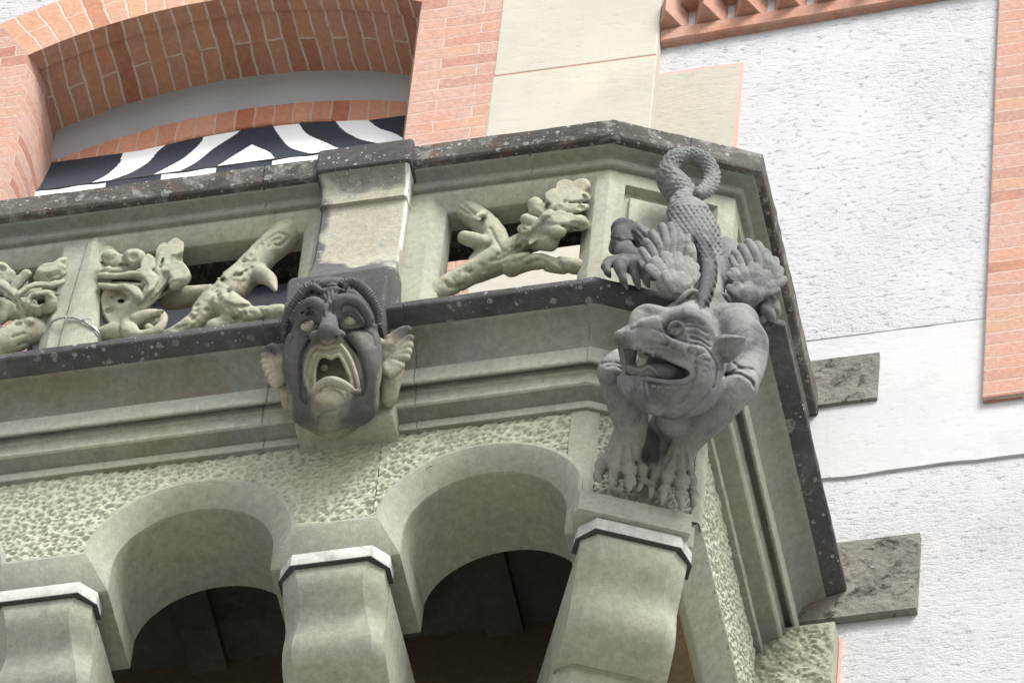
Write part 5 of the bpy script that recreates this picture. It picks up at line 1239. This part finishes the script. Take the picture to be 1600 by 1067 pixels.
for P in ([(440, 740), (410, 800)], [(470, 740), (462, 830)], [(505, 740), (512, 830)], [(180, 700), (160, 760)], [(225, 700), (215, 780)], [(262, 690), (275, 780)]): gr(pxs(Z2, P), 2.6, .007)
for P in ([(450, 710), (440, 760), (395, 815)], [(480, 700), (485, 790)], [(500, 700), (520, 790)], [(200, 680), (190, 770)], [(235, 690), (245, 780)]): gr(pxs(Z2, [(p[0]+11, p[1]) for p in P]), 1.9, -.005)
for x, y in ((372, 838), (428, 860), (492, 888), (532, 868), (121, 795), (183, 808), (246, 822), (299, 822)):
    gr(pxs(Z2, [(x-22, y+16), (x+22, y+20)]), 1.5, .004); gr(pxs(Z2, [(x-22, y+38), (x+22, y+42)]), 1.4, .004)
# scales over the rump
hp = S.L[:, 2] > -.05
for r in range(13):
    for c in range(-9, 10):
        x = 640+c*30+(15 if r % 2 else 0); y = 372+r*22+abs(c)*2.2
        if 490 < x < 810 and y < 650: gr(pxs(Z1, catmull([(x-15, y-6), (x-9, y+8), (x, y+13), (x+9, y+8), (x+15, y-6)], 2)), 1.0, .0042, hp)
for P in ([(330, 520), (370, 560), (400, 600)], [(310, 510), (360, 600), (370, 640)], [(240, 560), (300, 555), (330, 580)], [(350, 500), (395, 550)], [(200, 545), (240, 550)]): gr(pxs(Z1, catmull(P)), 2.0, .007)
S.unband()
me = S.mesh('body', .0016, 12)
Lg = S.loc(S.W); pz = project(S.W); lx = (pz[:, 0]-900)*2.965; ly = (pz[:, 1]-460)*2.965
pale = np.clip((ly-520)/200, 0, 1)*.7*(.62+.38*np.clip((400-lx)/150, 0, 1))
pale = np.maximum(pale, np.clip((ly-840)/90, 0, 1)*.5)
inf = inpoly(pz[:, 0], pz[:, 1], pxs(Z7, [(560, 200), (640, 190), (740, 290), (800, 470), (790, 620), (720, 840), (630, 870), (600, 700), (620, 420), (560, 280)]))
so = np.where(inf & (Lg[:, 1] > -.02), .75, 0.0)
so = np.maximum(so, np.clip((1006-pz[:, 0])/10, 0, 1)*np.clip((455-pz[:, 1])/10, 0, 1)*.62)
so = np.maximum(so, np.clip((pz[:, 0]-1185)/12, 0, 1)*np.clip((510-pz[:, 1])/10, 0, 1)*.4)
so = np.maximum(so, np.clip((lx-285)/30, 0, 1)*np.clip((415-lx)/40, 0, 1)*np.clip((ly-545)/30, 0, 1)*np.clip((-.10-Lg[:, 1])/.03, 0, 1)*np.clip((820-ly)/60, 0, 1)*.95)  # shade in the gap between the forelegs, painted dark on the column
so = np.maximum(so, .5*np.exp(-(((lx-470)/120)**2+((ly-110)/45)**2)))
set_attr(me, 'stain_shade', so); set_attr(me, 'dark', pale); put('body', me, m_garg, garg)
# tongue
g2 = G((-.62, .02, -1.05), (-.15, .48, -.45), .0036)
g2.ref = HREF
g2.T(Z6, [(700, 668, -.02), (580, 640, .02), (460, 640, .04), (350, 640, .055), (270, 622, .062), (232, 596, .064)], (60, 78, 76, 62, 44, 28), .006, flat=(NVF, .9)); g2.T(Z6, [(240, 598, .078), (330, 622, .082), (400, 592, .080), (450, 622, .078), (490, 672, .07)], (14, 22, 22, 20, 14), .004)
m = g2.S.mesh('tongue', .001, 3); set_attr(m, 'dark', np.zeros(len(m.vertices))+.1); put('tongue', m, m_garg, garg)
# wings: a plate, long rounded pinions and two rows of broad scalloped coverts
RNW = nG*.9-FW*.45+np.array([0, 0, .1]); RNW = RNW/np.linalg.norm(RNW)
def wing(pin, cov, extra, lo, hi, seed, plate, ref):
    w_ = G(lo, hi, .0031); w_.ref = ref; w_.rn = RNW; NV = tuple(np.array(EG)@RNW); FA = (NV, 1.1); FB = (NV, 1.9)
    for P, r in plate: w_.T(Z7, P, r, .012, flat=FB)
    for tip, base, r, wt, wb in pin:
        m_ = ((tip[0]+base[0])/2+(base[1]-tip[1])*.07, (tip[1]+base[1])/2-(base[0]-tip[0])*.07, (wt+wb)/2+.008)
        w_.T(Z7, [(*tip, wt), m_, (*base, wb)], (r, r*1.08, r*.9), .0003, flat=FA)
    for tip, root, r, wt, wr in cov:
        m_ = (tip[0]*.6+root[0]*.4, tip[1]*.6+root[1]*.4, wt*.6+wr*.4+.004)
        w_.T(Z7, [(*tip, wt), m_, (*root, wr)], (r, r*1.08, r*.8), .0006, flat=FB)
    for P, r, k in extra: w_.T(Z7, P, r, k)
    s = w_.S; s.band(.012); fr = (s.wld(s.L)-ref)@RNW > -.01
    for tip, base, r, wt, wb in pin:
        for o in (-.35, .35):
            d = np.array(base, float)-np.array(tip, float); nn = np.array([-d[1], d[0]])/np.linalg.norm(d)*r*o; s.groove(pxs(Z7, [np.array(tip)+d*.12+nn, np.array(tip)+d*.9+nn]), .8, .0012, fr)
    for tip, root, r, wt, wr in cov:
        d = np.array(root, float)-np.array(tip, float); s.groove(pxs(Z7, [np.array(tip)+d*.02, np.array(tip)+d*.30]), 1.0, .0020, fr)
    s.unband(); m = s.mesh('wing', .001, seed, 0); set_attr(m, 'dark', np.zeros(len(m.vertices))+.05); return put('wing', m, m_garg, garg)
def pn(L, d0, d1): return [(t, b_, r, d0, d1) for t, b_, r in L]
def cv(L, d0, d1): return [(t, b_, r, d0, d1) for t, b_, r in L]
wing(pn([((128, 345), (215, 520), 35), ((165, 268), (265, 470), 38), ((218, 195), (305, 420), 39), ((305, 135), (340, 420), 39), ((382, 130), (385, 420), 41), ((452, 185), (440, 420), 41), ((520, 238), (510, 450), 39), ((562, 305), (570, 470), 33)], .0, .006),
     cv([((205, 500), (400, 660), 50), ((252, 442), (400, 640), 56), ((342, 398), (420, 620), 60), ((440, 402), (450, 620), 60), ((525, 442), (480, 640), 60), ((585, 490), (500, 650), 54), ((600, 560), (520, 680), 48)], .020, .022)+
     cv([((345, 562), (410, 690), 50), ((392, 547), (420, 690), 50), ((470, 562), (440, 690), 50), ((535, 607), (470, 700), 44)], .042, .036),
     [([(340, 650, .012), (400, 665, .016), (470, 690, .016), (530, 715, .012)], (84, 100, 90, 60), .008), ([(440, 800, .02), (490, 750, .04), (550, 705, .045), (610, 710, .044), (636, 760, .04), (620, 830, .035), (600, 880, .03)], (20, 24, 24, 22, 20, 16, 10), .003), ([(578, 762, .02), (580, 765, .02)], (52, 52), .003), ([(556, 840, .02), (558, 842, .02)], (52, 52), .003), ([(500, 780, -.02), (580, 810, -.02)], (80, 70), .01)],
     (-.52, -.10, -.40), (-.06, .34, .55), 21, [([(470, 640, -.014), (330, 420, -.018)], (130, 150)), ([(470, 640, -.014), (500, 420, -.018)], (120, 110)), ([(450, 650, -.014), (230, 500, -.016)], (110, 80))], gp(Z7, (450, 640, .095)))
wing(pn([((915, 415), (960, 560), 31), ((945, 365), (1020, 560), 37), ((1005, 320), (1090, 560), 43), ((1065, 280), (1170, 560), 45), ((1145, 300), (1230, 570), 45), ((1215, 370), (1260, 590), 45), ((1290, 440), (1270, 610), 47), ((1335, 520), (1270, 640), 45), ((1372, 605), (1260, 660), 41)], .0, .006),
     cv([((900, 560), (1080, 720), 38), ((940, 532), (1090, 700), 48), ((1008, 508), (1100, 700), 54), ((1112, 498), (1130, 690), 62), ((1215, 562), (1140, 700), 60), ((1290, 640), (1150, 710), 52), ((1310, 690), (1150, 730), 40)], .020, .023)+
     cv([((900, 674), (1020, 770), 42), ((965, 654), (1030, 770), 48), ((1065, 652), (1040, 770), 50)], .043, .040),
     [([(930, 740, .012), (1010, 758, .016), (1090, 748, .014), (1200, 720, .012), (1290, 682, .01)], (70, 110, 92, 52, 26), .008), ([(985, 820, .0), (1030, 830, .0)], (76, 70), .01), ([(762, 770, .03), (800, 742, .036), (850, 738, .036), (890, 765, .03), (905, 810, .02)], (8, 18, 26, 30, 20), .004)],
     (-.26, -.12, -.46), (.22, .30, .48), 22, [([(1100, 690, -.014), (1100, 480, -.018)], (120, 140)), ([(1100, 690, -.014), (1240, 580, -.018)], (110, 110))], gp(Z7, (1100, 690, .075)))
